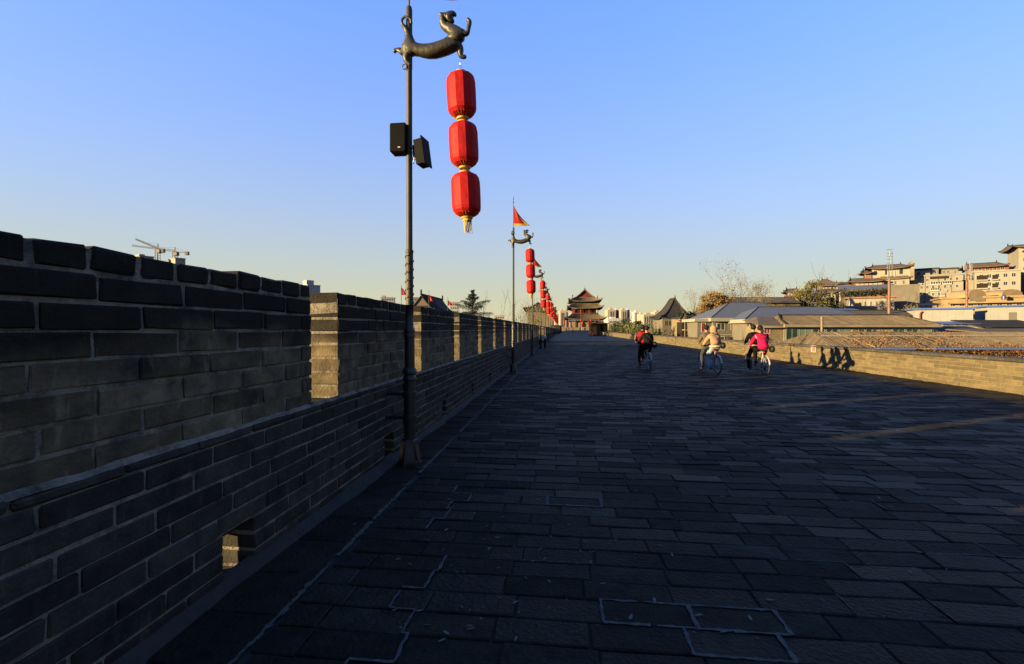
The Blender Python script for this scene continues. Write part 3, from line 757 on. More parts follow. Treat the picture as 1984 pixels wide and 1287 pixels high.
M_skin = mat('skin', (0.17, 0.09, 0.06), 0.55, var=0.1, spec=0.3)
M_hair = mat('black_hair', (0.006, 0.005, 0.0045), 0.6, var=0.4, scale=40, spec=0.08)
M_shoe = mat('dark_shoe', (0.015, 0.014, 0.014), 0.5)
M_shoe2 = mat('grey_trainer', (0.14, 0.15, 0.17), 0.6)
M_shoeb = mat('brown_boot', (0.07, 0.035, 0.018), 0.6)
def cloth(name, col, scale=22, bump=0.5): return mat(name, col, 0.85, var=0.22, scale=9, spec=0.04, bump=bump, bscale=scale)
CL = {'red': cloth('red_coat', (0.18, 0.005, 0.010)), 'black': cloth('black_cloth', (0.0028, 0.0028, 0.0030)), 'quilt': cloth('quilted_black', (0.0045, 0.0040, 0.0036)),
      'brown': cloth('taupe_coat', (0.05, 0.041, 0.03)), 'navy': cloth('dark_jeans', (0.022, 0.026, 0.036)), 'beige': cloth('camel_hoodie', (0.165, 0.105, 0.066)),
      'cream': cloth('cream_band', (0.26, 0.20, 0.14)), 'rust': cloth('rust_skirt', (0.10, 0.040, 0.012)), 'jeans': cloth('pale_jeans', (0.11, 0.15, 0.20)), 'pink': cloth('pink_anorak', (0.24, 0.005, 0.036)),
      'glove': cloth('dark_glove', (0.018, 0.017, 0.014)), 'bag': mat('dark_leather', (0.009, 0.008, 0.007), 0.5, var=0.3, spec=0.12)}

def make_rider(label, ys, hand, top, bottom, coat='short', hair='short', lfoot=None, rfoot=None, shoe=None, lean=0.0, hood=None, glove=False, head_turn=0.0, scl=1.0, group='cyclists riding tandems'):
    """seated on a saddle at y = ys; hands at (hand_y, hand_z)"""
    t = thing('person', label, 'person', (0, 0, 0), group=group)
    hy, hz = hand; sz = 0.93
    N = {}
    def nd(k, p, r): N[k] = (p, r)
    ch_y = ys + 0.10 + lean; sh_y = ys + 0.16 + lean*1.5
    H = 0.50*scl
    nd('pel', (0, ys, sz+0.03), (.15,.11)); nd('wst', (0, ys+.04+lean*.4, sz+0.18*scl), (.125,.095)); nd('chs', (0, ch_y, sz+0.37*scl), (.155,.105)); nd('nck', (0, sh_y, sz+H), .062)
    nz = sz + H
    nd('hd0', (0, sh_y+.03, nz+.07), .060); nd('hd1', (0, sh_y+.045, nz+.145), (.078,.085)); nd('hd2', (0, sh_y+.045, nz+.215), (.080,.092)); nd('hd3', (0, sh_y+.035, nz+.26), (.035,.04))
    nd('nose', (0.03*head_turn, sh_y+.145, nz+.16), .014); nd('chin', (0, sh_y+.105, nz+.095), .030)
    E = [('pel','wst'),('wst','chs'),('chs','nck'),('nck','hd0'),('hd0','hd1'),('hd1','hd2'),('hd2','hd3'),('hd1','nose'),('hd0','chin')]
    for s_, k in ((-1,'L'),(1,'R')):
        nd('sh'+k, (s_*.165, sh_y-.03, nz-.06), .062); nd('el'+k, (s_*.255, (sh_y+hy)/2-.03, (nz-.06+hz)/2-.075), .044); nd('wr'+k, (s_*.272, hy-.075, hz+.03), .030)
        nd('hn'+k, (s_*.278, hy-.015, hz+.028), .034)
        E += [('chs','sh'+k),('sh'+k,'el'+k),('el'+k,'wr'+k),('wr'+k,'hn'+k)]
        for fi, (dy, ln) in enumerate(((-.026,.060),(-.008,.070),(.010,.066),(.027,.052))):   # fingers fold over the grip
            a = 'f%d%s' % (fi, k); x0 = s_*.278
            nd(a+'a', (x0 - s_*(-.006), hy+.012+dy*.5, hz+.030), .0095); nd(a+'b', (x0 + s_*.012, hy+.012+dy, hz+.004-ln*.1), .009); nd(a+'c', (x0 - s_*.006, hy+.012+dy, hz-.022), .008)
            E += [('hn'+k, a+'a'),(a+'a',a+'b'),(a+'b',a+'c')]
        nd('th'+k+'1', (s_*.250, hy-.03, hz+.022), .011); nd('th'+k+'2', (s_*.244, hy-.005, hz-.004), .009); E += [('hn'+k,'th'+k+'1'),('th'+k+'1','th'+k+'2')]
        ft = lfoot if s_ < 0 else rfoot
        kn = ft['knee']; an = ft['ankle']
        nd('hp'+k, (s_*.095, ys+.04, sz+.0), .082); nd('kn'+k, (s_*abs(kn[0]), kn[1], kn[2]), .056); nd('cf'+k, tuple(Vector((s_*abs(kn[0]), kn[1], kn[2])).lerp(Vector((s_*abs(an[0]), an[1], an[2])), .4) + Vector((0,-.02,0))), .052)
        nd('an'+k, (s_*abs(an[0]), an[1], an[2]), .036)
        E += [('pel','hp'+k),('hp'+k,'kn'+k),('kn'+k,'cf'+k),('cf'+k,'an'+k)]
    b = mesh_part('body', skin_mesh(N, E, 'pel', 1), M_skin, t)
    up = 1.25
    # trousers, jacket, shoes as clothing over the one body
    T = {k: (N[k][0], (N[k][1] if not hasattr(N[k][1],'__len__') else max(N[k][1]))*1.22+.008) for k in N if k[:2] in ('pe','hp','kn','cf','an')}
    T['pel'] = ((0, ys-.005, sz+.005), .098)
    TE = [e for e in E if e[0] in T and e[1] in T]
    mesh_part('trousers', skin_mesh(T, TE, 'pel', 1), CL[bottom], t)
    J = {}
    for k in N:
        if k[:3] in ('wst','chs') or k[:2] in ('sh','el','wr'):
            r = N[k][1]; f = 1.34 if k[:2] in ('ws','ch') else 1.30
            J[k] = (N[k][0], tuple(x*f+.012 for x in r) if hasattr(r,'__len__') else r*f+.012)
    J['col'] = ((0, sh_y+.005, nz+.015), .085); JE = [e for e in E if e[0] in J and e[1] in J] + [('chs','col')]
    drop = {'short': 0.02, 'mid': -0.06, 'long': -0.16}[coat]
    J['hem'] = ((0, ys-.02, sz+0.07), (.205,.165)); JE.append(('wst','hem'))
    if coat != 'short': J['hm2'] = ((0, ys-.045, sz+drop), (.22,.17)); JE.append(('hem','hm2'))
    j = mesh_part('jacket', skin_mesh(J, JE, 'chs', 1), CL[top], t)
    for s_, k in ((-1,'L'),(1,'R')):
        a = Vector(N['an'+k][0]); sm = {'h': (a + Vector((0,-.035,-.045)), .040), 'm': (a + Vector((s_*.008,.06,-.055)), .042), 't': (a + Vector((s_*.015,.15,-.062)), .036), 'a': (a + Vector((0,0,.02)), .048)}
        mesh_part('shoe', skin_mesh({q: (tuple(v[0]), v[1]) for q, v in sm.items()}, [('h','m'),('m','t'),('h','a')], 'h', 1), shoe or M_shoe, t)
    def egg(c, r, n=18, k=12, dent=0.0):
        mb = MB(); vs = []
        for i in range(k+1):
            t = math.pi*i/k
            for j in range(n):
                a = 2*math.pi*j/n; w = 1 + 0.035*math.sin(3*a + 5*t) + ru(-.012,.012); yy = math.sin(t)*math.sin(a)
                if yy > 0: yy *= (1-dent)
                vs.append((c[0] + r[0]*math.sin(t)*math.cos(a)*w, c[1] + r[1]*yy*w, c[2] - r[2]*math.cos(t)*w))
        mb.add(vs, [(i*n+j, i*n+(j+1) % n, (i+1)*n+(j+1) % n, (i+1)*n+j) for i in range(k) for j in range(n)]); return mb
    if hair in ('short', 'tail', 'cap'):
        hb = egg((0, sh_y+.022, nz+.215), (.094, .112, .105), dent=.25)
        if hair == 'tail':
            q = egg((0.03, sh_y-.10, nz+.10), (.05, .05, .11)); hb.add(q.v, q.f)
        hb.build('hair', M_hair, t, smooth=True)
    if hood == 'up':
        hb = egg((0, sh_y+.005, nz+.155), (.128, .140, .165), dent=.2); q = egg((0, sh_y-.055, nz+.01), (.135, .085, .085)); hb.add(q.v, q.f)
        hb.build('hood', CL[top], t, smooth=True)
    if hood == 'down':
        hn = {'a': ((-.11, sh_y-.02, nz+.0), .06), 'b': ((0, sh_y-.10, nz-.02), .085), 'c': ((.11, sh_y-.02, nz+.0), .06), 'd': ((0, sh_y-.125, nz-.09), .06)}
        mesh_part('hood', skin_mesh(hn, [('a','b'),('b','c'),('b','d')], 'b', 1), CL[top], t)
    if hood == 'collar':
        hn = {'a': ((-.09, sh_y-.01, nz+.02), .05), 'b': ((0, sh_y-.08, nz+.03), .06), 'c': ((.09, sh_y-.01, nz+.02), .05)}
        mesh_part('collar', skin_mesh(hn, [('a','b'),('b','c')], 'b', 1), CL['black'], t)
    if glove:
        for k in 'LR':
            hN = {q: (N[q][0], N[q][1]*1.35 + .004) for q in N if (q[0] == 'f' and q[2] == k) or q in ('wr'+k,'hn'+k,'th'+k+'1','th'+k+'2')}
            mesh_part('glove', skin_mesh(hN, [e for e in E if e[0] in hN and e[1] in hN], 'hn'+k, 1), CL['glove'], t)
    return t
def make_bag(label, ys, x, z, r=0.13, lean=0.0):
    t = thing('shoulder_bag', label, 'bag', (0, 0, 0))
    c = Vector((x, ys-.04, z))
    mb = MB(); n = 16; prof = []
    for (q, w) in ((-1, .5), (-.8, .85), (-.3, 1.0), (.2, 1.0), (.7, .82), (1, .45)): prof.append((r*w, q))
    vs = []
    for w, q in prof:
        for k in range(n):
            a = 2*math.pi*k/n; vs.append((c.x + 0.075*q, c.y + w*math.cos(a)*1.05, c.z + w*math.sin(a)*0.95))
    fs = [(i*n+k, i*n+(k+1) % n, (i+1)*n+(k+1) % n, (i+1)*n+k) for i in range(len(prof)-1) for k in range(n)] + [tuple(range(n)), tuple(range((len(prof)-1)*n, len(prof)*n))]
    mb.add(vs, fs); mb.build('pouch', CL['bag'], t, smooth=True)
    mb = MB(); sy = ys - .16
    pts = [(c.x, c.y-.06, c.z+.10), (0.17, sy-.035, 1.08), (0.06, sy+.02+lean*.6, 1.24), (-0.06, sy+.06+lean, 1.36), (-.125, sy+.17+lean*1.5, 1.475), (-.10, sy+.30+lean*1.5, 1.40), (.08, sy+.36+lean, 1.15), (c.x-.02, c.y+.09, c.z+.10)]
    mb.tube(pts, 0.011, 6); mb.build('strap', CL['bag'], t, smooth=True)
    return t
bike0 = make_bike()
FS, RS = 0.875, 0.215                                   # saddles: front, rear
def feet(ys, a='L', low=.17, hi=.36):
    dn_ = {'knee': (.115, ys+.33, .60), 'ankle': (.135, ys+.17, low)}
    up_ = {'knee': (.125, ys+.40, .80), 'ankle': (.135, ys+.30, hi)}
    return (dn_, up_) if a == 'L' else (up_, dn_)
FH, RHD = (1.17, 1.045), (0.73, 0.985)
def place(objs, px, py, hd):
    D = CAM_H*FPX/(py - HOR); p = to_world(fx(px, D), D)
    for o in objs:
        o.location = (p.x, p.y, 0); o.rotation_euler = (0, R(0), R(hd))
# pair in red and black
l, r = feet(FS, 'L')
a = make_rider('cyclist in a red coat on the front saddle of the leftmost tandem', FS, FH, 'red', 'black', 'mid', 'short', l, r, lean=.02, hood='collar', scl=1.08)
l, r = feet(RS, 'R')
b = make_rider('cyclist in a black quilted coat on the rear saddle behind the red coat', RS, RHD, 'quilt', 'black', 'long', 'short', l, r, lean=.0)
g = make_bag('black bag at the right hip of the cyclist in the black quilted coat', RS, .27, .98, .14)
tag(bike0, 'white tandem bicycle ridden by the red coat and the black quilted coat', 'bicycle', 'tandem bicycles on the walkway')
place([bike0, a, b, g], 1258, 716.5, 3.5)
# pair in taupe and camel
l, r = feet(FS, 'L')
a = make_rider('bareheaded cyclist in a taupe coat in front of the camel hooded top', FS, FH, 'brown', 'navy', 'mid', 'short', l, r, lean=.0, scl=1.04)
l, r = feet(RS, 'L')
b = make_rider('cyclist in a camel hooded top with the hood up on the middle tandem', RS, RHD, 'beige', 'jeans', 'short', 'none', l, r, shoe=M_shoe2, lean=.0, hood='up', glove=True)
mb = MB(); ring = [(.19*math.cos(q*math.pi/12), RS-.005+.165*math.sin(q*math.pi/12), .985) for q in range(25)]
mb.tube(ring, .030, 8, cap=False); mb.build('waistband', CL['cream'], b, smooth=True)
hn = {'a': ((0, RS-.01, .95), (.215,.185)), 'b': ((0, RS+.02, .88), (.20,.165)), 'L': ((-.11, RS+.16, .84), .115), 'R': ((.11, RS+.16, .84), .115)}
mesh_part('skirt', skin_mesh(hn, [('a','b'),('b','L'),('b','R')], 'a', 1), CL['rust'], b)
g = make_bag('round dark bag with thin strap on the cyclist in the camel hooded top', RS, .255, 1.01, .125)
k2 = copy_tree(bike0); tag(k2, 'white tandem bicycle ridden by the taupe coat and the camel hooded top')
place([k2, a, b, g], 1391, 725, 4.0)
# pair in black and pink
l, r = feet(FS, 'L')
l = {'knee': (.15, FS+.30, .55), 'ankle': (.19, FS+.12, .13)}
a = make_rider('cyclist all in black trailing one foot low, in front of the bright pink anorak', FS, FH, 'black', 'black', 'short', 'short', l, r, shoe=M_shoe2, lean=.02, scl=1.06)
l, r = feet(RS, 'R')
b = make_rider('cyclist in a bright pink anorak with dark tied hair on the rightmost tandem', RS, RHD, 'pink', 'black', 'mid', 'tail', l, r, shoe=M_shoeb, lean=.06, hood='down')
g = make_bag('dark bag hanging at the right hip of the pink anorak', RS, .28, .90, .13, lean=.05)
k3 = copy_tree(bike0); tag(k3, 'white tandem bicycle ridden by the black outfit and the pink anorak')
place([k3, a, b, g], 1484, 727, -1.0)
# ------------------------------------------------------------------ shared building kit (camera-yawed town frame: x right of the view axis, y depth)
random.seed(3)
def wallmat(name, col, var=0.12, scale=0.6, **k): return mat(name, col, 0.9, var=var, scale=scale, spec=0.15, **k)
M_tile = mat('grey_roof_tile', (0.078, 0.060, 0.036), 0.85, col2=(0.042, 0.034, 0.022), scale=1.3, spec=0.15, tintvar=0.35)
M_tiledark = mat('dark_roof_tile', (0.022, 0.022, 0.021), 0.85, col2=(0.013, 0.0135, 0.0135), scale=1.5, spec=0.08)
M_gatetile = mat('gate_roof_tile', (0.082, 0.066, 0.042), 0.85, col2=(0.050, 0.042, 0.028), scale=0.6, spec=0.15)
M_redwood = mat('vermilion_wood', (0.085, 0.014, 0.010), 0.7, var=0.2, spec=0.2)
M_gatered = mat('gable_red', (0.060, 0.009, 0.010), 0.8, var=0.15, spec=0.15)
M_blueband = mat('painted_beam', (0.030, 0.050, 0.075), 0.7, var=0.4, scale=3)
M_gatebrick = wallmat('gate_brick', (0.105, 0.085, 0.055))
M_darkwood = mat('dark_lattice', (0.013, 0.010, 0.008), 0.8, var=0.3, spec=0.05)
M_glass = mat('window_glass', (0.012, 0.014, 0.016), 0.12, var=0.2, spec=0.5)
M_frame = mat('window_frame', (0.22, 0.215, 0.20), 0.5, var=0.08)
M_cream = wallmat('cream_render', (0.118, 0.110, 0.093), scale=0.25)
M_cream2 = wallmat('pale_render', (0.132, 0.126, 0.110), scale=0.25)
M_greyw = wallmat('grey_render', (0.070, 0.064, 0.052))
M_conc = wallmat('stained_concrete', (0.12, 0.10, 0.075), var=0.25, scale=0.5)
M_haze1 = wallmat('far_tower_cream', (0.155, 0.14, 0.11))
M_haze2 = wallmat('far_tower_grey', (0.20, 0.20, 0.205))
M_whitew = wallmat('white_panel', (0.148, 0.147, 0.140), var=0.08)
M_blue = mat('blue_sheet', (0.035, 0.065, 0.19), 0.5, var=0.15, spec=0.3)
M_bluegrey = mat('blue_grey_sheet_roof', (0.050, 0.058, 0.066), 0.6, col2=(0.042, 0.048, 0.054), scale=0.7, spec=0.3)

def base(name, label, cat, x, D, z=-12.0, group=None, kind='thing'):
    t = thing(name, label, cat, (x, D, z), YAW, group); t['kind'] = kind; return t
def face(things, px, D, amount=0.85):
    """turn far houses so that their fronts look towards the old wall, about one pivot"""
    ph = -math.atan2(px-992, FPX)*amount; pv = to_world(fx(px, D), D); M = Matrix.Rotation(ph, 3, 'Z'); k = math.cos(ph)
    for t in (things if isinstance(things, (list, tuple)) else [things]):
        l = Vector(t.location); dx, dy = l.x-pv.x, l.y-pv.y; a_, b_ = (dx*CY + dy*SY)*k, -dx*SY + dy*CY     # keep the frontage the photo shows
        d = M @ Vector((a_*CY - b_*SY, a_*SY + b_*CY, 0)); t.location = (pv.x+d.x, pv.y+d.y, l.z); t.rotation_euler.z += ph; t.scale.x = k
_wcache = {}
def window(parent, x, y, z, w, h, fm=None, gm_=None, bars=1, sill=False):
    """window on a wall facing the camera: x, z its lower left corner in the town frame, y the wall plane"""
    fm = fm or M_frame; gm_ = gm_ or M_glass
    key = (round(w,2), round(h,2), fm.name, gm_.name, bars)
    o0 = ORIG[parent.name]
    if key not in _wcache:
        t_ = min(0.08, w*0.09); f = MB()
        f.box(0, w, -0.05, 0.02, 0, t_); f.box(0, w, -0.05, 0.02, h-t_, h); f.box(0, t_, -0.05, 0.02, t_, h-t_); f.box(w-t_, w, -0.05, 0.02, t_, h-t_)
        for b in range(bars): xx = w*(b+1)/(bars+1); f.box(xx-t_*.35, xx+t_*.35, -0.04, 0.02, t_, h-t_)
        fo = f.build('window', fm, None); g = MB(); g.box(t_*.9, w-t_*.9, -0.015, 0.015, t_*.9, h-t_*.9)
        po = g.build('pane', gm_, None); po.parent = fo; _wcache[key] = fo
        fo.parent = parent
    else:
        fo = copy_tree(_wcache[key], parent)
    fo.location = (x - o0.x, y - o0.y, z - o0.z); fo.rotation_euler = (0, 0, 0)
    return fo
def skirt(mb, cx, cy, hxi, hyi, hxo, hyo, zi, zo, lift=0.9, m=0, thick=0.28, n=14, k=6, pw=1.5):
    """concave hip skirt roof with upturned corners; returns nothing, adds top, underside and fascia"""
    def P(side, s, t, off):
        hx = hxi + (hxo-hxi)*t; hy = hyi + (hyo-hyi)*t
        z = zo + (zi-zo)*(1-t)**pw + lift*(abs(s)**3.5)*t*t + off
        ex = 1 + 0.03*lift*abs(s)**6*t
        if side == 0: return (cx + s*hx*ex, cy - hy*ex, z)
        if side == 1: return (cx + hx*ex, cy + s*hy*ex, z)
        if side == 2: return (cx - s*hx*ex, cy + hy*ex, z)
        return (cx - hx*ex, cy - s*hy*ex, z)
    for side in range(4):
        for off in (0.0, -thick):
            vs = [P(side, -1 + 2*i/n, j/k, off) for j in range(k+1) for i in range(n+1)]
            mb.add(vs, [(j*(n+1)+i, j*(n+1)+i+1, (j+1)*(n+1)+i+1, (j+1)*(n+1)+i) for j in range(k) for i in range(n)], m, ru(.4,.6))
        vs = [P(side, -1 + 2*i/n, 1, 0.0) for i in range(n+1)] + [P(side, -1 + 2*i/n, 1, -thick) for i in range(n+1)]
        mb.add(vs, [(i, i+1, n+2+i, n+1+i) for i in range(n)], m)
    return P
def ridges(mb, P, k=6, r=0.22):
    for side in range(4):
        mb.tube([Vector(P(side, 1, j/k, r*0.6)) for j in range(k+1)] , [r]*k + [r*1.3], 6)
def tile_slope(mb, a, b, c, d, pitch=0.24, r=0.045, m=0, n_rows=1):
    """tiled plane a-b along the eave, d-c along the ridge, with half-round cover tiles running down it"""
    a, b, c, d = map(Vector, (a, b, c, d)); mb.add([a,b,c,d], [(0,1,2,3)], m, 0.35)
    nrm = (b-a).cross(d-a).normalized()
    if nrm.z < 0: nrm = -nrm
    L1 = (b-a).length; ux = (b-a)/L1; n = int(L1/pitch)
    dl = (d-a).dot(ux); dr = (c-a).dot(ux); perp = (d-a) - ux*dl; H = perp.length
    for i in range(n+1):
        s = i*pitch
        t = 1.0                                      # how far up this line stays inside the hip outline
        if s < dl: t = min(t, s/dl if dl > 1e-6 else 1)
        if s > dr: t = min(t, (L1-s)/(L1-dr) if L1-dr > 1e-6 else 1)
        if t < 0.04: continue
        p = a + ux*s; q = p + perp*t; e = nrm*r; w = ux*r
        mb.add([p-w, p+e*.8-w*.5, p+e*.8+w*.5, p+w, q-w, q+e*.8-w*.5, q+e*.8+w*.5, q+w], [(0,1,5,4),(1,2,6,5),(2,3,7,6),(0,3,2,1)], m, clamp(random.gauss(.55,.2),0,1))

# ------------------------------------------------------------------ gate tower at the end of the wall
TD = 225.0; tx = fx(1135, TD); ty = TD + 22
_p = to_world(fx(1133.5, TD), TD); tx, ty = _p.x, _p.y + 16      # the tower stands square to the wall
gt = thing('gate_tower', 'three tiered gate tower with upswept grey roofs and red gable closing the walkway', 'gate tower', (tx, ty, 1.15)); gt['kind'] = 'thing'
hd = 16.0
z = lambda py: fz(py, TD)
mb = MB(); mb.box(tx-9.2, tx+9.2, ty-hd-3, ty+hd+3, -0.2, z(635.5)); mb.build('plinth', M_gatebrick, gt)
mb = MB(); mb.box(tx-6.6, tx+6.6, ty-hd, ty+hd, z(635.5), z(621.5))
for xx in (-4.3, 2.2): mb.box(tx+xx, tx+xx+2.0, ty-hd-.12, ty-hd, z(635.4), z(626))
mb.build('ground_floor_wall', M_gatebrick, gt)
mb = MB(); mb.box(tx-1.2, tx+0.3, ty-hd-.16, ty-hd-.02, z(635.4), z(627)); mb.build('door', M_darkwood, gt)
for i in range(6):
    xx = tx - 8.0 + 16.0*i/5
    mb = MB(); mb.lathe([(.34,z(635.5)),(.28,z(634)),(.26,z(620.8))], 10, (xx, ty-hd-2.2, 0)); mb.build('column', M_redwood, gt, smooth=True, auto=40)
for sx in (-8.0, 8.0):
    for i in range(1, 5):
        mb = MB(); mb.lathe([(.34,z(635.5)),(.28,z(634)),(.26,z(620.8))], 10, (tx+sx, ty-hd-2.2+i*8.5, 0)); mb.build('column', M_redwood, gt, smooth=True, auto=40)
mb = MB(); mb.box(tx-8.2, tx+8.2, ty-hd-2.4, ty+hd+2.4, z(622.0), z(619.6)); mb.build('painted_beam', M_blueband, gt)
def tier(hxi, hyi, hxo, hyo, yi, yo, lift, name):
    mb = MB(); P = skirt(mb, tx, ty, hxi, hyi, hxo, hyo, z(yi), z(yo), lift); o = mb.build(name, M_gatetile, gt, smooth=True, auto=30)
    mb = MB(); ridges(mb, P); mb.build('hip_ridges', M_gatetile, o)
    for side in (0, 1, 3):                                 # rows of cover tiles down the skirt
        mb = MB(); nn = 46 if side == 0 else 60
        for i in range(nn+1):
            s = -1 + 2*i/nn; mb.tube([Vector(P(side, s, j/6, 0.05)) for j in range(7)], 0.085, 4)
        mb.build('cover_tiles', M_gatetile, o)
tier(6.4, hd-.3, 9.9, hd+3.6, 609.2, 618.6, 0.9, 'lower_roof')
mb = MB(); mb.box(tx-5.5, tx+5.5, ty-hd+.9, ty+hd-.9, z(609.4), z(597.5)); mb.build('upper_floor_wall', M_gatered, gt)
mb = MB()
for i in range(5): xx = tx-5.2+10.4*i/5; mb.box(xx+.15, xx+1.9, ty-hd+.78, ty-hd+.9, z(606.5), z(600.5))
mb.build('lattice_screens', M_darkwood, gt)
for i in range(4):
    xx = tx - 6.2 + 12.4*i/3; mb = MB(); mb.lathe([(.2,z(609)),(.2,z(597))], 8, (xx, ty-hd-.2, 0)); mb.build('column', M_redwood, gt, smooth=True, auto=40)
mb = MB(); mb.box(tx-6.4, tx+6.4, ty-hd-.35, ty-hd-.22, z(608.6), z(606.4)); mb.box(tx-6.5, tx-6.36, ty-hd-.3, ty+hd+.3, z(608.6), z(606.4)); mb.box(tx+6.36, tx+6.5, ty-hd-.3, ty+hd+.3, z(608.6), z(606.4)); mb.build('railing', M_gatered, gt)
mb = MB(); mb.box(tx-6.5, tx+6.5, ty-hd-.3, ty+hd+.3, z(598.6), z(596.6)); mb.build('painted_beam', M_blueband, gt)
tier(6.2, hd-.5, 8.7, hd+2.2, 588.2, 597.2, 1.0, 'middle_roof')
mb = MB(); mb.box(tx-5.9, tx+5.9, ty-hd+.7, ty+hd-.7, z(588.6), z(583.0)); mb.build('bracket_band', M_blueband, gt)
mb = MB()
for i in range(12): xx = tx-5.8+11.6*i/11; mb.box(xx-.22, xx+.22, ty-hd-.1, ty-hd+.7, z(587.0), z(583.6))
mb.build('bracket_sets', M_darkwood, gt)
tier(4.7, hd-3.2, 8.05, hd+1.8, 575.4, 583.6, 1.1, 'top_roof')
# hip-and-gable crown: ridge runs away from the viewer
mb = MB(); za, zb = z(560), z(575.4); y0, y1 = ty-hd+3.2, ty+hd-3.2; nseg = 8
def slope(t): return (4.75*t, zb + (za-zb)*(1-t)**1.22)
for sg in (-1, 1):
    for o_ in (0, -.3):
        vs = [(tx+sg*slope(j/nseg)[0], yy, slope(j/nseg)[1]+o_) for j in range(nseg+1) for yy in (y0-.7, y1+.7)]
        mb.add(vs, [(2*j, 2*j+1, 2*j+3, 2*j+2) for j in range(nseg)])
    for yy in (y0-.7, y1+.7): mb.tube([(tx+sg*slope(j/nseg)[0], yy, slope(j/nseg)[1]) for j in range(nseg+1)], .3, 6)
mb.tube([(tx, y0-.9, za+.2), (tx, y1+.9, za+.2)], .4, 6)
cr = mb.build('crown_roof', M_gatetile, gt, smooth=True, auto=35)
mb = MB(); mb.add([(tx-3.9, y0, zb+.15), (tx+3.9, y0, zb+.15), (tx, y0, za-.7), (tx-3.9, y0+.3, zb+.15), (tx+3.9, y0+.3, zb+.15), (tx, y0+.3, za-.7)], [(0,1,2),(3,5,4),(0,3,4,1),(1,4,5,2),(2,5,3,0)]); mb.build('gable', M_gatered, gt)
mb = MB(); mb.lathe([(.25,za),(.16,za+.5),(.06,za+.7),(.03,za+1.7)], 8, (tx, y0-.8, 0)); mb.build('finial', M_tiledark, gt)
mb = MB(); mb.lathe([(.3,0),(.1,1.2),(.35,1.5),(.05,2.0)], 8, (tx-6.1, ty-hd-.2, z(579))); mb.lathe([(.3,0),(.1,1.0),(.05,1.3)], 8, (tx+6.1, ty-hd-.2, z(578))); mb.build('roof_beasts', M_tiledark, cr)

# gatehouse parapet blocks before the tower
def stone_block(name, label, px0, px1, py0, py1, D, dep=1.0):
    x0, x1 = fx(px0, D), fx(px1, D); t = base(name, label, 'parapet block', (x0+x1)/2, D, fz(py1, D))
    mb = MB(); mb.cbox(x0, x1, D, D+dep, fz(py1, D)-.3, fz(py0, D)-.12, .03); mb.build('pier', M_gatebrick, t)
    mb = MB(); mb.cbox(x0-.06, x1+.06, D-.06, D+dep+.06, fz(py0, D)-.118, fz(py0, D), .03); mb.build('cap', M_gatebrick, t)
stone_block('parapet_pier', 'sunlit brick parapet pier left of the gate tower foot, beside the van', 1087.5, 1096, 632.5, 641.5, 180)
stone_block('stair_parapet', 'long low sunlit parapet before the middle of the gate tower', 1127, 1148, 633.5, 641, 196, 1.2)
stone_block('stair_parapet', 'low pale parapet at the left foot of the gate tower behind the walkers', 1098, 1120, 634.5, 641, 199, 1.2)

# ------------------------------------------------------------------ far stretch of the battlements past the bastion
fw = thing('battlement_wall', 'far stretch of brick battlements beyond the opening with a sunlit end face', 'wall', (XL, 90, 0)); fw['kind'] = 'thing'
F0, F1 = 54.0, 178.0
mb = MB(); mb.cur = 0
mb.box(XT, XL, F0, F1, -0.3, SILL); mb.box(-13.2, XT-.003, F0, F0+.5, -0.3, SILL); mb.build('lower_wall', M_brick, fw)
k = 0
while F0 + PER*k + 2.1 < F1:
    o = mer_obj[k % 4].copy(); C.objects.link(o); o.parent = fw; o.location = (0, F0 + PER*k - 90, 0); k += 1
random.seed(9)
for i in range(4):
    mb = MB(); xa = -2.57 - i*2.57
    for c in range(8):
        zz = SILL + c*.1225; cuts = [xa-2.1 + .42*q for q in range(6)]
        for q in range(5): mb.cbox(cuts[q]+.006, cuts[q+1]-.006, F0+ru(-.004,.004), F0+.45, zz, zz+.108, .01, 0, rnd())
    mb.box(xa-2.09, xa-.01, F0+.012, F0+.44, SILL-.05, TOPZ-.02, 1)
    mb.build('merlon', [M_mbrick, M_mortar], fw)
bw = thing('bastion_wall', 'parapet of the bastion behind the opening in the battlements', 'wall', (-13, 48, 0)); bw['kind'] = 'thing'
mb = MB(); mb.box(-13.0, -12.6, 41.0, 54.5, -.4, TOPZ); mb.build('outer_parapet', M_brick, bw)
mb = MB(); mb.box(-12.59, XT-.02, 41.02, 41.46, -.4, TOPZ); mb.build('return_parapet', M_brick, bw)
mb = MB(); mb.box(-12.6, XT-.35, 41.46, 54.0, -.42, -.01); tag(mb.build('bastion_floor', M_far, kind='structure'))

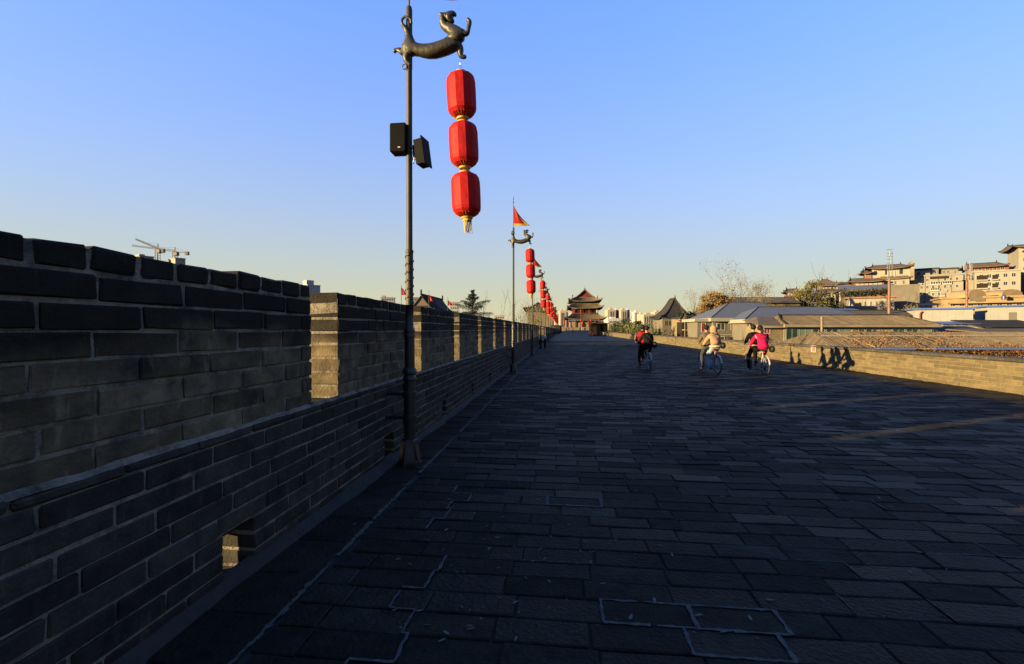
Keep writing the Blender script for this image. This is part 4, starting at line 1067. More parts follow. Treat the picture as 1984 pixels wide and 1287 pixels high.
# ------------------------------------------------------------------ things standing on the walkway
M_iron = mat('dark_iron', (0.008, 0.008, 0.008), 0.6, var=0.2, spec=0.1)
M_plate = mat('pale_plate', (0.05, 0.05, 0.048), 0.5, var=0.2, spec=0.3)
ib = thing('reading_board', 'slanted pale reading board on two dark legs by the battlement opening', 'sign', (-1.75, 39.6, 0))
mb = MB(); mb.obox((-1.62, 39.6, .86), (.62, .5, .04), Matrix.Rotation(R(6), 3, 'Y') @ Matrix.Rotation(R(22), 3, 'X')); mb.build('panel', M_plate, ib)
for xx in (-1.8, -1.42):
    mb = MB(); mb.cbox(xx-.11, xx+.11, 39.5, 39.7, 0, .84, .02); mb.build('leg', M_iron, ib)
M_kiosk = mat('kiosk_boards', (0.0045, 0.0042, 0.0038), 0.9, var=0.35, scale=6, spec=0.03)
def kiosk(label, px0, px1, D, zb, h, eave=.5):
    x0, x1 = fx(px0, D), fx(px1, D); t = base('kiosk', label, 'kiosk', (x0+x1)/2, D+1.5, zb)
    mb = MB(); mb.box(x0, x1, D, D+3.2, zb, zb+h)
    n = max(3, int((x1-x0)/.45))
    for i in range(n+1): xx = x0 + (x1-x0)*i/n; mb.box(xx-.04, xx+.04, D-.04, D, zb, zb+h-.02)
    mb.build('wall', M_kiosk, t)
    mb = MB(); mb.box(x0+.3, x0+1.3, D-.06, D-.02, zb+.05, zb+h*.75); mb.build('shutter', M_darkwood, t)
    mb = MB(); mb.prism([(x0-eave, zb+h-.02), (x1+eave, zb+h-.02), (x1+eave-.15, zb+h+.16), ((x0+x1)/2, zb+h+.42), (x0-eave+.15, zb+h+.16)], D-.6, D+3.8); mb.build('roof', M_tiledark, t)
    return t
kiosk('dark timber kiosk with a flat eave on the town side of the walkway', 1146, 1177, 113, 0.0, 2.95)
kiosk('small dark kiosk roof behind the parked van on the left', 1068, 1088, 150, 0.5, 2.1, .7)
def flower_stand(label, px, D):
    x = fx(px, D); t = base('vending_stand', label, 'stand', x, D, 0)
    mb = MB(); mb.box(x-.35, x+.35, D-.2, D+.2, 0.05, .75); mb.tube([(x-.3,D,.02),(x-.3,D,.1)], .06, 6); mb.build('case', M_redframe, t)
    mb = MB()
    for _ in range(60): mb.leafq((x+ru(-.35,.35), D+ru(-.2,.2), ru(.75,1.25)), .09)
    mb.build('leaves', mat('stand_leaves', (0.02,0.035,0.012), .7), t)
flower_stand('small red stand with green plants at the corner of the timber kiosk', 1145.5, 109)
# van seen from behind
vD = 135; vx = fx(1079, vD); vz = 0.3
M_vanb = mat('van_paint', (0.030, 0.031, 0.034), 0.35, var=0.1, spec=0.4)
M_tail = mat('tail_lamp', (0.12, 0.012, 0.008), 0.3, var=0.1)
vt = base('parked_van', 'grey minibus seen from behind, parked against the shaded battlements', 'van', vx, vD, vz)
mb = MB(); prof = [(-1.0,.35),(1.0,.35),(1.02,1.0),(.92,1.75),(.78,2.05),(-.78,2.05),(-.92,1.75),(-1.02,1.0)]
mb.prism([(vx+a, vz+b) for a, b in prof], vD, vD+4.6); bod = mb.build('body', M_vanb, vt)
mb = MB(); mb.prism([(vx-.80,vz+1.15),(vx+.80,vz+1.15),(vx+.70,vz+1.86),(vx-.70,vz+1.86)], vD-.03, vD); mb.build('rear_window', M_glass, vt)
mb = MB(); mb.box(vx-.98, vx+.98, vD-.14, vD-.002, vz+.34, vz+.52); mb.build('bumper', M_iron, vt)
for sx in (-.9, .9):
    mb = MB(); mb.box(vx+sx-.09, vx+sx+.09, vD-.03, vD+.02, vz+.6, vz+1.0); mb.build('tail_lamp', M_tail, vt)
    for yy in (.8, 3.6):
        mb = MB(); mb.lathe([(.2,-.1),(.33,-.1),(.35,-.06),(.35,.06),(.33,.1),(.2,.1)], 16, (vx+sx*.95, vD+yy, vz+.35), M=Matrix.Rotation(R(90),3,'Y')); mb.build('wheel', M_tyre, vt)
mb = MB(); mb.box(vx-.26, vx+.26, vD-.035, vD-.002, vz+.66, vz+.79); mb.build('number_plate', M_plate, vt)
# white buggy-like car by the wall at the kiosk
bD = 110; bx0, bx1 = fx(1168.5, bD), fx(1192.5, bD); bt = base('electric_buggy', 'white open electric buggy parked at the foot of the low wall past the kiosk', 'buggy', (bx0+bx1)/2, bD, 0)
w = bx1-bx0
mb = MB(); mb.prism([(bx0+.1,.32),(bx1-.05,.32),(bx1,.62),(bx1-.15,.95),(bx1-.75,.86),(bx1-1.0,.55),(bx0+.9,.55),(bx0+.6,.86),(bx0+.05,.92)], bD-.6, bD+.6); mb.build('body', M_whitew, bt)
for q in (.28, .55):
    mb = MB(); mb.cbox(bx0+w*q, bx0+w*q+.5, bD-.55, bD+.55, .56, .78, .04); mb.cbox(bx0+w*q-.05, bx0+w*q+.08, bD-.55, bD+.55, .78, 1.08, .03); mb.build('seat', M_saddle, bt)
for q in (.16, .84):
    for yy in (-.5, .5):
        mb = MB(); mb.lathe([(.12,-.08),(.23,-.08),(.25,-.05),(.25,.05),(.23,.08),(.12,.08)], 14, (bx0+w*q, bD+yy, .25), M=Matrix.Rotation(R(90),3,'X')); mb.build('wheel', M_tyre, bt)
mb = MB(); mb.tube([(bx1-.55,bD,.86),(bx1-.8,bD,1.1)], .03, 6); mb.build('steering_column', M_iron, bt)

# walkers far down the wall
def walker(label, px, D, top, bottom, step=.18, hgt=1.68, face=0.0):
    x = fx(px, D); z0 = max(0, (D-112)/88*1.15) if D > 112 else 0
    t = base('person', label, 'person', x, D, z0, group='walkers near the gate tower'); k = hgt/1.7
    Nn = {'pel': ((0,0,.95*k),(.14,.10)), 'chs': ((0,.02,1.27*k),(.16,.11)), 'nck': ((0,.02,1.46*k),.06), 'hd': ((0,.03,1.58*k),.10), 'hd2': ((0,.03,1.66*k),.07)}
    Ee = [('pel','chs'),('chs','nck'),('nck','hd'),('hd','hd2')]
    for s_, q in ((-1,'L'),(1,'R')):
        Nn['hp'+q] = ((s_*.09,0,.88*k),.085); Nn['kn'+q] = ((s_*.10,s_*step*.6,.48*k),.06); Nn['an'+q] = ((s_*.10,s_*step-.03,.09*k),.045); Nn['to'+q] = ((s_*.11,s_*step+.12,.04),.035)
        Nn['sh'+q] = ((s_*.18,0,1.40*k),.06); Nn['el'+q] = ((s_*.24,-s_*step*.3,1.12*k),.045); Nn['ha'+q] = ((s_*.25,-s_*step*.6+.05,.86*k),.035)
        Ee += [('pel','hp'+q),('hp'+q,'kn'+q),('kn'+q,'an'+q),('an'+q,'to'+q),('chs','sh'+q),('sh'+q,'el'+q),('el'+q,'ha'+q)]
    mesh_part('body', skin_mesh(Nn, Ee, 'pel', 1), M_skin, t)
    J = {q: (Nn[q][0], tuple(r*1.3+.01 for r in Nn[q][1]) if hasattr(Nn[q][1],'__len__') else Nn[q][1]*1.3) for q in Nn if q[:2] in ('ch','sh','el') or q == 'pel'}
    mesh_part('coat', skin_mesh(J, [e for e in Ee if e[0] in J and e[1] in J], 'chs', 1), CL[top], t)
    T = {q: (Nn[q][0], (max(Nn[q][1]) if hasattr(Nn[q][1],'__len__') else Nn[q][1])*1.25) for q in Nn if q[:2] in ('hp','kn','an') or q == 'pel'}
    mesh_part('trousers', skin_mesh(T, [e for e in Ee if e[0] in T and e[1] in T], 'pel', 1), CL[bottom], t)
    mesh_part('hair', skin_mesh({'a': ((0,-.02,1.58*k),.095), 'b': ((0,.01,1.68*k),.085)}, [('a','b')], 'a', 1), M_hair, t)
walker('walker in black, middle of the walkway left of the gate tower axis', 1110, 150, 'black', 'black')
walker('walker in dark clothes just right of the walkway middle, before the stair parapet', 1124, 158, 'quilt', 'black')
walker('dark walker standing before the right end of the stair parapet', 1133.5, 160, 'black', 'navy')
walker('walker in a red coat at the left foot of the gate tower', 1097.5, 186, 'red', 'black')
walker('walker in dark blue beside the red coat at the gate foot', 1102, 188, 'navy', 'black')
walker('walker in a pale top near the van and the battlements', 1069.5, 112, 'cream', 'black')
walker('walker in black beside the kiosk corner', 1143, 140, 'black', 'black')
# red banners by the gate
for i, (px, py0, py1, D, nm) in enumerate(((1093, 620, 630, 190, 'left of the gate tower'), (1125.5, 617, 624, 205, 'under the lower roof at the left'), (1145, 618, 625, 205, 'under the lower roof at the right'), (1161, 616.5, 624, 205, 'at the right end of the lower roof'), (1129, 623, 629, 205, 'low before the middle door'))):
    x = fx(px, D); t = base('gate_lantern', 'small red hanging lantern ' + nm, 'lantern', x, D, 1.1, group='red lanterns by the gate')
    h = fz(py0, D) - fz(py1, D); zc = fz(py1, D)
    mb = MB(); mb.lathe([(.1,zc),(.24,zc+h*.12),(.27,zc+h*.5),(.24,zc+h*.88),(.1,zc+h)], 10, (x, D, 0)); mb.build('silk_body', M_red, t, smooth=True)
    mb = MB(); mb.tube([(x+.3, D, 1.1), (x+.3, D, zc+h+.5), (x, D, zc+h+.45), (x, D, zc+h)], .04, 6); mb.build('pole', M_post, t)
# ------------------------------------------------------------------ trees
M_bark = mat('bark', (0.045, 0.034, 0.024), 0.9, var=0.3, scale=8)
M_barkpale = mat('pale_bark', (0.085, 0.068, 0.048), 0.9, var=0.25, scale=8)
def leafmat(name, c1, c2): return mat(name, c1, 0.7, col2=c2, scale=0.9, spec=0.2, tintvar=0.55)
M_olive = leafmat('olive_leaves', (0.080, 0.070, 0.018), (0.040, 0.042, 0.013))
M_dgreen = leafmat('dark_green_leaves', (0.018, 0.026, 0.010), (0.009, 0.014, 0.007))
M_willow = leafmat('willow_leaves', (0.062, 0.066, 0.017), (0.026, 0.034, 0.011))
M_ochre = leafmat('ochre_leaves', (0.115, 0.068, 0.016), (0.065, 0.042, 0.013))
M_yellowg = leafmat('yellow_green_leaves', (0.080, 0.066, 0.014), (0.040, 0.038, 0.012))
M_rust = leafmat('rust_vine_leaves', (0.130, 0.060, 0.014), (0.075, 0.045, 0.014))
M_drygr = leafmat('dry_leaves', (0.075, 0.060, 0.030), (0.045, 0.038, 0.022))
M_cedar = leafmat('cedar_needles', (0.010, 0.016, 0.010), (0.006, 0.010, 0.008))
def branches(mb, tips, p, d, L, r, depth, spread=0.55, split=(2, 3), up=0.12, minr=0.008):
    q = p; pts = [Vector(p)]; rr = [r]
    for i in range(3):
        d = (d + Vector((ru(-.18,.18), ru(-.18,.18), ru(-.05,.15)+up*.4))).normalized(); q = q + d*(L/3); pts.append(Vector(q)); rr.append(max(minr, r*(1-.14*(i+1))))
    mb.tube(pts, rr, 5 if r > .05 else 4, cap=False)
    tips.append(q)
    if depth <= 0: return
    for _ in range(random.randint(*split)):
        dd = (d + Vector((ru(-1,1), ru(-1,1), ru(-.35,.8)))*spread).normalized()
        branches(mb, tips, q, dd, L*ru(.62,.88), max(minr, r*.6), depth-1, spread, split, up, minr)
    if rnd() < .8: branches(mb, tips, pts[2], (d + Vector((ru(-1,1), ru(-1,1), ru(0,.6)))*.8).normalized(), L*ru(.5,.7), max(minr, r*.45), depth-1, spread, split, up, minr)
def tree(name, label, x, D, z0, h, mleaf, crowns, n=1400, leaf=.16, bark=None, cat='tree', group=None, tr=.2, bare=False, depth=3, clump=.55, spread=.55, Lf=.26):
    """crowns: (dx, dy, z above base, rx, ry, rz) ellipsoids filled with clumps of leaf blades"""
    t = base(name, label, cat, x, D, z0, group)
    mb = MB(); tips = []
    branches(mb, tips, Vector((x, D, z0)), Vector((ru(-.05,.05), 0, 1)), h*Lf*1.5, tr, depth, spread); mb.build('trunk', bark or M_bark, t, smooth=True)
    mb = MB()
    if bare:
        for p in tips:
            if p.z < z0 + h*.4: continue
            for _ in range(n): mb.leafq(p + Vector((random.gauss(0,clump), random.gauss(0,clump), random.gauss(0,clump))), leaf*ru(.5,1.1), 0, rnd())
    else:
        for (dx, dy, dz, rx, ry, rz) in crowns:
            k = max(6, int(n*.018)); cl = []
            for _ in range(k):
                v = Vector((random.gauss(0,1), random.gauss(0,1), random.gauss(0,1))).normalized()*(ru(.25,1)**.45)
                cl.append((Vector((x+dx+v.x*rx, D+dy+v.y*ry, z0+dz+v.z*rz)), ru(.5,1.2), clamp(.5+.3*v.z+ru(-.3,.3),0,1)))
            for _ in range(n):
                c, s_, tn = random.choice(cl); mb.leafq(c + Vector((random.gauss(0,1), random.gauss(0,1), random.gauss(0,.8)))*clump*s_, leaf*ru(.6,1.4), 0, clamp(tn+ru(-.2,.2),0,1))
    if mb.f: mb.build('crown', mleaf, t)
    return t

# ------------------------------------------------------------------ houses below the wall on the town side
random.seed(41)
def hip(mb, x0, x1, y0, y1, ze, zr, ins, m=0, tiles=None, th=.12, ovz=0):
    ym = (y0+y1)/2; a,b,c,d = (x0,y0,ze),(x1,y0,ze),(x1,y1,ze),(x0,y1,ze); r0,r1 = (x0+ins,ym,zr),(x1-ins,ym,zr)
    if tiles:
        tile_slope(mb, a, b, r1, r0, tiles, tiles*.26, m); tile_slope(mb, d, a, r0, r0, tiles, tiles*.26, m); tile_slope(mb, b, c, r1, r1, tiles, tiles*.26, m)
        mb.add([c,d,r0,r1], [(0,1,2,3)], m)
    else: mb.add([a,b,c,d,r0,r1], [(0,1,5,4),(1,2,5),(2,3,4,5),(3,0,4)], m)
    mb.add([a,b,c,d], [(3,2,1,0)], m)
    return a,b,c,d,r0,r1
# B: long tiled gallery house
bx0, bx1, by0, by1 = fx(1523, 62), fx(1822, 62), 62.0, 71.0; ze, zr = fz(628.5, 62), fz(611.5, 66.5)
hb = base('tiled_house', 'long grey tiled house with a row of green framed windows behind the low wall', 'house', (bx0+bx1)/2, 66, -12)
mb = MB(); hip(mb, bx0, bx1, by0, by1, ze, zr, 1.6, tiles=.27); rf = mb.build('roof', M_tile, hb)
mb = MB(); mb.tube([(bx0+1.6,66.5,zr+.06),(bx1-1.6,66.5,zr+.06)], .13, 6); mb.tube([(bx0+1.6,66.5,zr+.1),(bx0+.6,64.2,(ze+zr)/2),(bx0,62,ze+.05)], .11, 6); mb.tube([(bx1-1.6,66.5,zr+.1),(bx1-.6,64.2,(ze+zr)/2),(bx1,62,ze+.05)], .11, 6)
mb.lathe([(.16,zr),(.1,zr+.35),(.03,zr+.5)], 8, (bx0+1.6, 66.5, 0)); mb.lathe([(.16,zr),(.1,zr+.35),(.03,zr+.5)], 8, (bx1-1.6, 66.5, 0)); mb.build('roof_ridge', M_tiledark, rf)
mb = MB(); mb.box(bx0-.2, bx1+.2, 61.9, 62.25, fz(634, 62), ze-.02); mb.build('eave_board', M_conc, hb)
wl_ = fz(660, 62.6); wt = fz(636, 62.6)
mb = MB(); mb.box(bx0+.2, bx1-.2, 62.75, 70.5, -12, ze-.03); mb.build('wall', M_conc, hb)
nw = 11; ww = (bx1-bx0-.8)/nw
M_gframe = mat('green_white_frame', (0.10, 0.125, 0.11), 0.5, var=0.15); M_tglass = mat('teal_glass', (0.010, 0.020, 0.018), 0.15, var=0.5, scale=.8, spec=.5); M_curt = mat('pale_curtain', (0.055, 0.075, 0.062), 0.8, var=.3, scale=1.2)
for i in range(nw): window(hb, bx0+.4+ww*i, 62.72, wl_, ww*.94, wt-wl_, M_gframe, M_curt if i % 3 == 1 else M_tglass, bars=1)
mb = MB(); mb.box(bx0+.2, bx1-.2, 62.55, 62.72, wl_-.12, wl_-.02); mb.build('window_ledge', M_gframe, hb)
# B2: plain roofed wing to its left
cx0, cx1 = fx(1474, 63), fx(1524, 63); hb2 = base('brick_wing', 'tan brick house wing with a plain brown roof left of the windowed gallery', 'house', (cx0+cx1)/2, 66, -12)
mb = MB(); mb.add([(cx0-.6,62.4,fz(631,62.4)),(cx1-.05,62.4,fz(631,62.4)),(cx1-.05,67,fz(614,67)),(cx0+1.6,67,fz(614,67)),(cx0+.4,69,fz(620,67)),(cx1-.05,69,fz(620,67))], [(0,1,2,3),(3,2,5,4),(0,3,4)]); mb.build('roof', M_tile, hb2)
mb = MB(); mb.box(cx0-.6, cx1-.05, 62.3, 62.5, fz(635.5,62.4), fz(631.2,62.4)); mb.build('eave_board', M_conc, hb2)
M_tanb = wallmat('tan_brick', (0.095, 0.078, 0.048), var=.3, scale=3)
mb = MB(); mb.box(cx0, cx1-.1, 62.9, 67, -12, fz(631.5,62.4)); mb.build('wall', M_tanb, hb2)
window(hb2, cx0+.35, 62.88, fz(647,63), .9, .95, M_frame, M_redwood, 1)
# C: blue grey sheet roofs, two blocks
def grey_house(label, x0, x1, y0, dep, ze, zr, ins, wins):
    t = base('sheet_roof_house', label, 'house', (x0+x1)/2, y0+dep/2, -12)
    mb = MB(); a,b,c,d,r0,r1 = hip(mb, x0, x1, y0, y0+dep, ze, zr, ins)
    rf = mb.build('roof', M_bluegrey, t)
    mb = MB()
    for p, q in ((r0,r1),(a,r0),(b,r1)): mb.tube([Vector(p)+Vector((0,0,.03)), Vector(q)+Vector((0,0,.03))], .06, 5)
    mb.build('ridge_cap', M_tiledark, rf)
    mb = MB(); f = .62; mb.box(x0-.1, x1+.1, y0-.1, y0+.1, ze-f, ze-.01); mb.box(x0-.1, x0+.1, y0+.1, y0+dep, ze-f, ze-.01); mb.build('fascia', M_cream2, t)
    mb = MB(); mb.box(x0+.7, x1-.7, y0+.8, y0+dep-.5, -12, ze-.03); mb.build('wall', M_greyw, t)
    mb = MB(); mb.box(x0+.69, x1-.7, y0+.74, y0+.8, fz(649.5, y0), fz(648, y0)); mb.build('string_course', M_cream2, t)
    for (px, w, py0, py1, g) in wins: window(t, fx(px, y0+.78), y0+.76, fz(py1, y0+.78), w, fz(py0, y0+.78)-fz(py1, y0+.78), M_frame, g, 1)
    return t
grey_house('grey house with a blue grey sheet roof and white fascia, the left and taller block', fx(1378,78), fx(1474,83)+5.5, 78, 10.5, fz(616,78), fz(586,83), 5.6,
    [(1388.5, 1.45, 626, 640, M_glass), (1416, .6, 625, 640, M_glass), (1388.5, 1.4, 652, 664, M_glass), (1416, .6, 652, 664, M_glass)])
grey_house('front block of the sheet roofed grey house with a lower blue grey roof', fx(1444,73), fx(1600,78)+5, 73, 10, fz(618.5,73), fz(595,78), 4.8,
    [(1452, 1.3, 625, 646, M_glass), (1475, 1.2, 626, 644, M_glass)])
lh = base('grey_annexe', 'narrow grey annexe with a red shuttered window left of the sheet roofed house', 'house', fx(1366,79), 79, -12)
mb = MB(); mb.box(fx(1353,79), fx(1383,79), 79.4, 84, -12, fz(622,79)); mb.build('wall', M_greyw, lh)
mb = MB(); mb.prism([(fx(1345.5,79),fz(623.5,79)),(fx(1383,79)-.05,fz(623.5,79)),(fx(1383,79)-.05,fz(617,79)),(fx(1346,79),fz(618,79))], 78.9, 85); mb.build('fascia', M_cream2, lh)
window(lh, fx(1358.5,79.4), 79.38, fz(644,79.4), .82, fz(625.5,79.4)-fz(644,79.4), M_frame, M_redwood, 0)
# D: dark hall with concave roof
dxc = fx(1309, 100); dh = base('curved_roof_hall', 'small dark hall with a steep concave grey roof at the left end of the houses', 'house', dxc, 102, -12)
mb = MB(); P = skirt(mb, dxc, 102, .2, 1.4, 3.9, 3.9, fz(581,102), fz(617,98), .45, thick=.2, n=10, pw=1.75); rf = mb.build('roof', M_tiledark, dh, smooth=True, auto=30)
mb = MB(); ridges(mb, P, r=.13); mb.tube([(dxc,100.4,fz(580,102)+.1),(dxc,103.6,fz(580,102)+.1)], .2, 6); mb.lathe([(.2,0),(.1,.5),(.02,.9)], 8, (dxc, 100.4, fz(580,102))); mb.build('roof_ridge', M_tiledark, rf)
mb = MB(); mb.box(dxc-3.3, dxc+3.3, 98.8, 105.2, -12, fz(616,98)); mb.build('wall', M_greyw, dh)
for i in range(4): window(dh, dxc-2.8+.85*i, 98.78, fz(631,98), .5, 1.0, M_greyw, M_glass, 1)
# E: little gable house
ED = 92
ex = fx(1334, ED); eh = base('gable_house', 'small tan gable house between the curved hall and the sheet roofs', 'house', ex, ED+2, -12)
mb = MB(); mb.box(ex-1.7, ex+1.8, ED, ED+5, -12, fz(616,ED)); mb.prism([(ex-1.7,fz(616,ED)),(ex-.1,fz(616,ED)),(ex-.9,fz(604,ED))], ED, ED+.3); mb.build('wall', M_tanb, eh)
mb = MB(); mb.add([(ex-1.9,ED-.2,fz(617,ED)),(ex-.9,ED-.2,fz(603,ED)),(ex+.1,ED-.2,fz(617,ED)),(ex+2.0,ED+5.5,fz(617,ED)),(ex+1.6,ED+5.5,fz(603.5,ED)),(ex-1.9,ED+5.5,fz(617,ED))], [(0,1,4,5),(1,2,3,4)]); rf = mb.build('roof', M_tiledark, eh); sd = rf.modifiers.new('thick','SOLIDIFY'); sd.thickness = .12
mb = MB(); mb.prism([(ex-2.1,fz(622,ED-.5)),(ex-.6,fz(622,ED-.5)),(ex-.6,fz(620,ED-.5)),(ex-2.1,fz(620.4,ED-.5))], ED-.8, ED-.05); mb.build('awning', M_redwood, eh)
SD = 88
sh = base('verandah_shed', 'low shed with an open timber verandah beside the small gable house', 'shed', fx(1340,SD), SD+1, -12)
mb = MB(); mb.box(fx(1326,SD), fx(1351,SD), SD+1.2, SD+4, -12, fz(624,SD)); mb.build('wall', M_darkwood, sh)
mb = MB(); mb.box(fx(1326,SD), fx(1351,SD), SD-.2, SD+1.19, fz(640.5,SD), fz(638.5,SD)); mb.box(fx(1326,SD), fx(1351,SD), SD-.4, SD+1.4, fz(624,SD), fz(622.5,SD)); mb.build('verandah_deck', M_conc, sh)
for px in (1326.5, 1333, 1341, 1350):
    mb = MB(); x = fx(px,SD); mb.box(x-.06, x+.06, SD-.15, SD-.03, -12, fz(624,SD)-.01); mb.build('post', M_conc, sh)

# A: vine grown tiled house close under the wall
ax0, ax1 = fx(1607, 46), fx(2150, 46); aze, azr = fz(673.5, 46), fz(644, 51)
av = base('vine_roof_house', 'long tiled house overgrown with rusty vines close below the low wall at right', 'house', (ax0+ax1)/2, 51, -12)
mb = MB(); hip(mb, ax0, ax1, 46, 56, aze, azr, 1.6, tiles=.36); rf = mb.build('roof', M_tile, av)
mb = MB(); zp = lambda D: aze + (azr-aze)*(D-46)/5 + .10
mb.tube([(ax0+1.5, 49.4, zp(49.4)), (ax1-2, 49.4, zp(49.4)+.05)], .075, 6); mb.build('white_pipe', M_whitew, av)
mb = MB()
pass
for px in (1664, 1764, 1806):
    x = fx(px, 48); pts = [(x + .16*(46-D) + ru(-.14,.14), D, zp(D)-.03) for D in (46, 46.6, 47.2, 48, 48.7, 49.3, 50, 51)]
    mb = MB(); mb.tube(pts, [.05,.08,.06,.09,.06,.07,.06,.05], 5); mb.build('mortar_ridge', M_conc if px < 1760 else M_tiledark, rf)
mb = MB(); mb.box(ax0, ax1, 45.8, 46.02, aze-.16, aze-.02); mb.build('eave_board', M_conc, av)
for (p0, p1) in ((1700, 1770), (1808, 1880), (1884, 2100)):
    mb = MB(); mb.box(fx(p0,45.6), fx(p1,45.6), 45.3, 45.78, aze-.2, aze-.06); mb.build('blue_awning', M_blue, av)
mb = MB(); mb.box(ax0+.6, ax1-.6, 47.2, 55, -12, aze-.05); mb.build('wall', M_darkwood, av)
for i, px in enumerate((1905, 1935, 1965)):
    window(av, fx(px,47.1), 47.15, fz(705,47.1), 1.5, fz(679,47.1)-fz(705,47.1), M_gframe, M_tglass, 1)
for px in (1762, 1800, 1840, 1897, 1931, 1978):
    mb = MB(); x = fx(px, 46.4); mb.box(x-.05, x+.05, 46.3, 46.4, -12, aze-.17); mb.build('post', M_gframe, av)
vn = base('roof_vines', 'rusty orange creeper spreading over the tiled roof under the low wall', 'creeper', fx(1760,48), 46, -12)
mb = MB()
cl = [(fx(px,48)+ru(-.3,.3), D) for px, D in ((1640,46.6),(1650,48),(1668,47),(1668,49.5),(1690,46.5),(1705,48.5),(1722,47.4),(1735,49),(1750,46.6),(1765,48),(1790,46.4),(1800,47),(1812,48.4),(1830,46.6),(1850,46.4),(1862,49.5),(1880,46.3),(1800,50),(1695,50.3),(1760,50.5),(1910,46.2),(1950,46.2))]
for x, D in cl:
    big = ru(.3,1.6)
    for _ in range(int(105*big)):
        xx, dd = x+random.gauss(0,.32+.3*big), D+random.gauss(0,.25+.35*big)
        if dd < 46: dd = 45.7 + ru(-.2,.2); zz = aze - abs(random.gauss(0,.35))
        else: zz = zp(min(dd,51)) + abs(random.gauss(0,.11)) - .02
        mb.leafq((xx, dd, zz), ru(.03,.085), 0, clamp(rnd()+ru(-.2,.3),0,1))
for _ in range(3000):
    px = ru(1745, 1984); mb.leafq((fx(px,45.7), 45.6+ru(-.3,.3), aze - .1 - abs(random.gauss(0,.45))), ru(.03,.08), 0, rnd())
mb.build('leaves', M_rust, vn)
for x, D in cl:
    mb = MB(); mb.tube([(x, 45.8, aze-.2), (x+ru(-.4,.4), max(46.1,D-.6), zp(max(46.1,D-.6))), (x+ru(-.5,.5), D, zp(D))], .018, 4); mb.build('stem', M_bark, vn)
hg = base('creeper_hedge', 'tangle of dry orange creepers below the windowed gallery and the wooden pole', 'creeper', fx(1575,55), 55, -12)
mb = MB()
for _ in range(2600):
    px = ru(1478, 1655); zt = fz(664 + 3*math.sin(px*.09) - (6 if px > 1580 else 0), 55); mb.leafq((fx(px,55), 55+ru(-1,1), zt - abs(random.gauss(0,.7))), ru(.06,.13), 0, rnd())
mb.build('leaves', M_rust, hg)
mb = MB(); mb.box(fx(1478,55.5), fx(1655,55.5), 55.4, 55.7, -12, fz(668,55)); mb.build('garden_wall', M_tanb, hg)
# utility pole
M_upole = mat('pole_green_red', (0.075, 0.060, 0.040), .7, var=.4, scale=2)
up = base('utility_pole', 'short weathered wooden pole in front of the green windows', 'pole', fx(1592.5,52), 52, -12)
mb = MB(); x = fx(1592.5, 52); mb.tube([(x,52,-12),(x,52,fz(615,52))], [.18,.14], 10); mb.build('shaft', M_upole, up, smooth=True, auto=40)
mb = MB(); mb.lathe([(.15,0),(.16,.05),(.05,.12)], 10, (x,52,fz(615.2,52))); mb.build('cap', M_conc, up)
# small notice on the low wall
ntc = thing('wall_notice', 'small faded pink notice plate fixed to the inner face of the low wall', 'sign', (XR, 21.6, .5))
mb = MB(); mb.cbox(XR-.03, XR-.008, 21.35, 21.75, .58, .88, .004); mb.build('plate', M_whitew, ntc)
mb = MB(); mb.box(XR-.034, XR-.0305, 21.40, 21.62, .62, .84); mb.build('pink_panel', mat('faded_pink', (.12,.05,.045), .7), ntc)

# H: long brown roof behind
def long_roof(label, px0, px1, D, yr, ye, mt=None, wall=None, dep=9, base_y=None):
    x0, x1 = fx(px0,D), fx(px1,D); t = base('long_hall', label, 'house', (x0+x1)/2, D+dep/2, -12); mb = MB()
    mb.add([(x0,D,fz(ye,D)),(x1,D,fz(ye,D)),(x1,D+dep/2,fz(yr,D+dep/2)),(x0,D+dep/2,fz(yr,D+dep/2)),(x0,D+dep,fz(ye,D)),(x1,D+dep,fz(ye,D))], [(0,1,2,3),(3,2,5,4),(0,3,4),(1,5,2)])
    rf = mb.build('roof', mt or M_tile, t)
    mb = MB(); mb.tube([(x0,D+dep/2,fz(yr,D+dep/2)),(x1,D+dep/2,fz(yr,D+dep/2))], .16, 6); mb.build('roof_ridge', M_tiledark, rf)
    mb = MB(); mb.box(x0+.3, x1-.3, D+.7, D+dep-.7, -12, fz(ye,D)-.05); mb.build('wall', wall or M_tanb, t)
    return t
long_roof('long low brown roofed hall behind the ochre tree', 1408, 1556, 112, 577, 587)
long_roof('brown roof strip behind the windowed gallery and the antenna mast', 1640, 1800, 84, 602, 612)
# M: white cabins and dark sheds
def cabin(label, px0, px1, y0, y1, D, extra=None):
    x0, x1 = fx(px0,D), fx(px1,D); t = base('white_cabin', label, 'cabin', (x0+x1)/2, D+2, -12)
    mb = MB(); mb.box(x0, x1, D, D+5, -12, fz(y0,D)-.02)
    for i in range(int((x1-x0)/1.15)): mb.box(x0+.4+i*1.15, x0+.43+i*1.15, D-.02, D, fz(y1,D), fz(y0,D)-.05)
    mb.build('wall', M_whitew, t)
    mb = MB(); mb.box(x0-.5, x1+.3, D-.5, D+5.3, fz(y0,D), fz(y0,D)+.28); mb.build('roof', M_blue, t)
    return t
c1 = cabin('white prefabricated cabin with a flat blue roof and a red pipe', 1798, 1895, 599, 622, 80)
mb = MB(); x = fx(1808,79.8); mb.tube([(x+.35,79.8,fz(603,80)),(x+.1,79.75,fz(605,80)),(x,79.75,fz(608,80)),(x,79.75,fz(621,80))], .13, 6); mb.build('red_pipe', M_redwood, c1)
c2 = cabin('second white cabin with blue roof edge and a grey door at far right', 1904, 1962, 596, 621, 82)
mb = MB(); mb.box(fx(1937.5,81.9), fx(1949,81.9), 81.93, 81.99, fz(621,82), fz(606.5,82)); mb.build('door', M_greyw, c2)
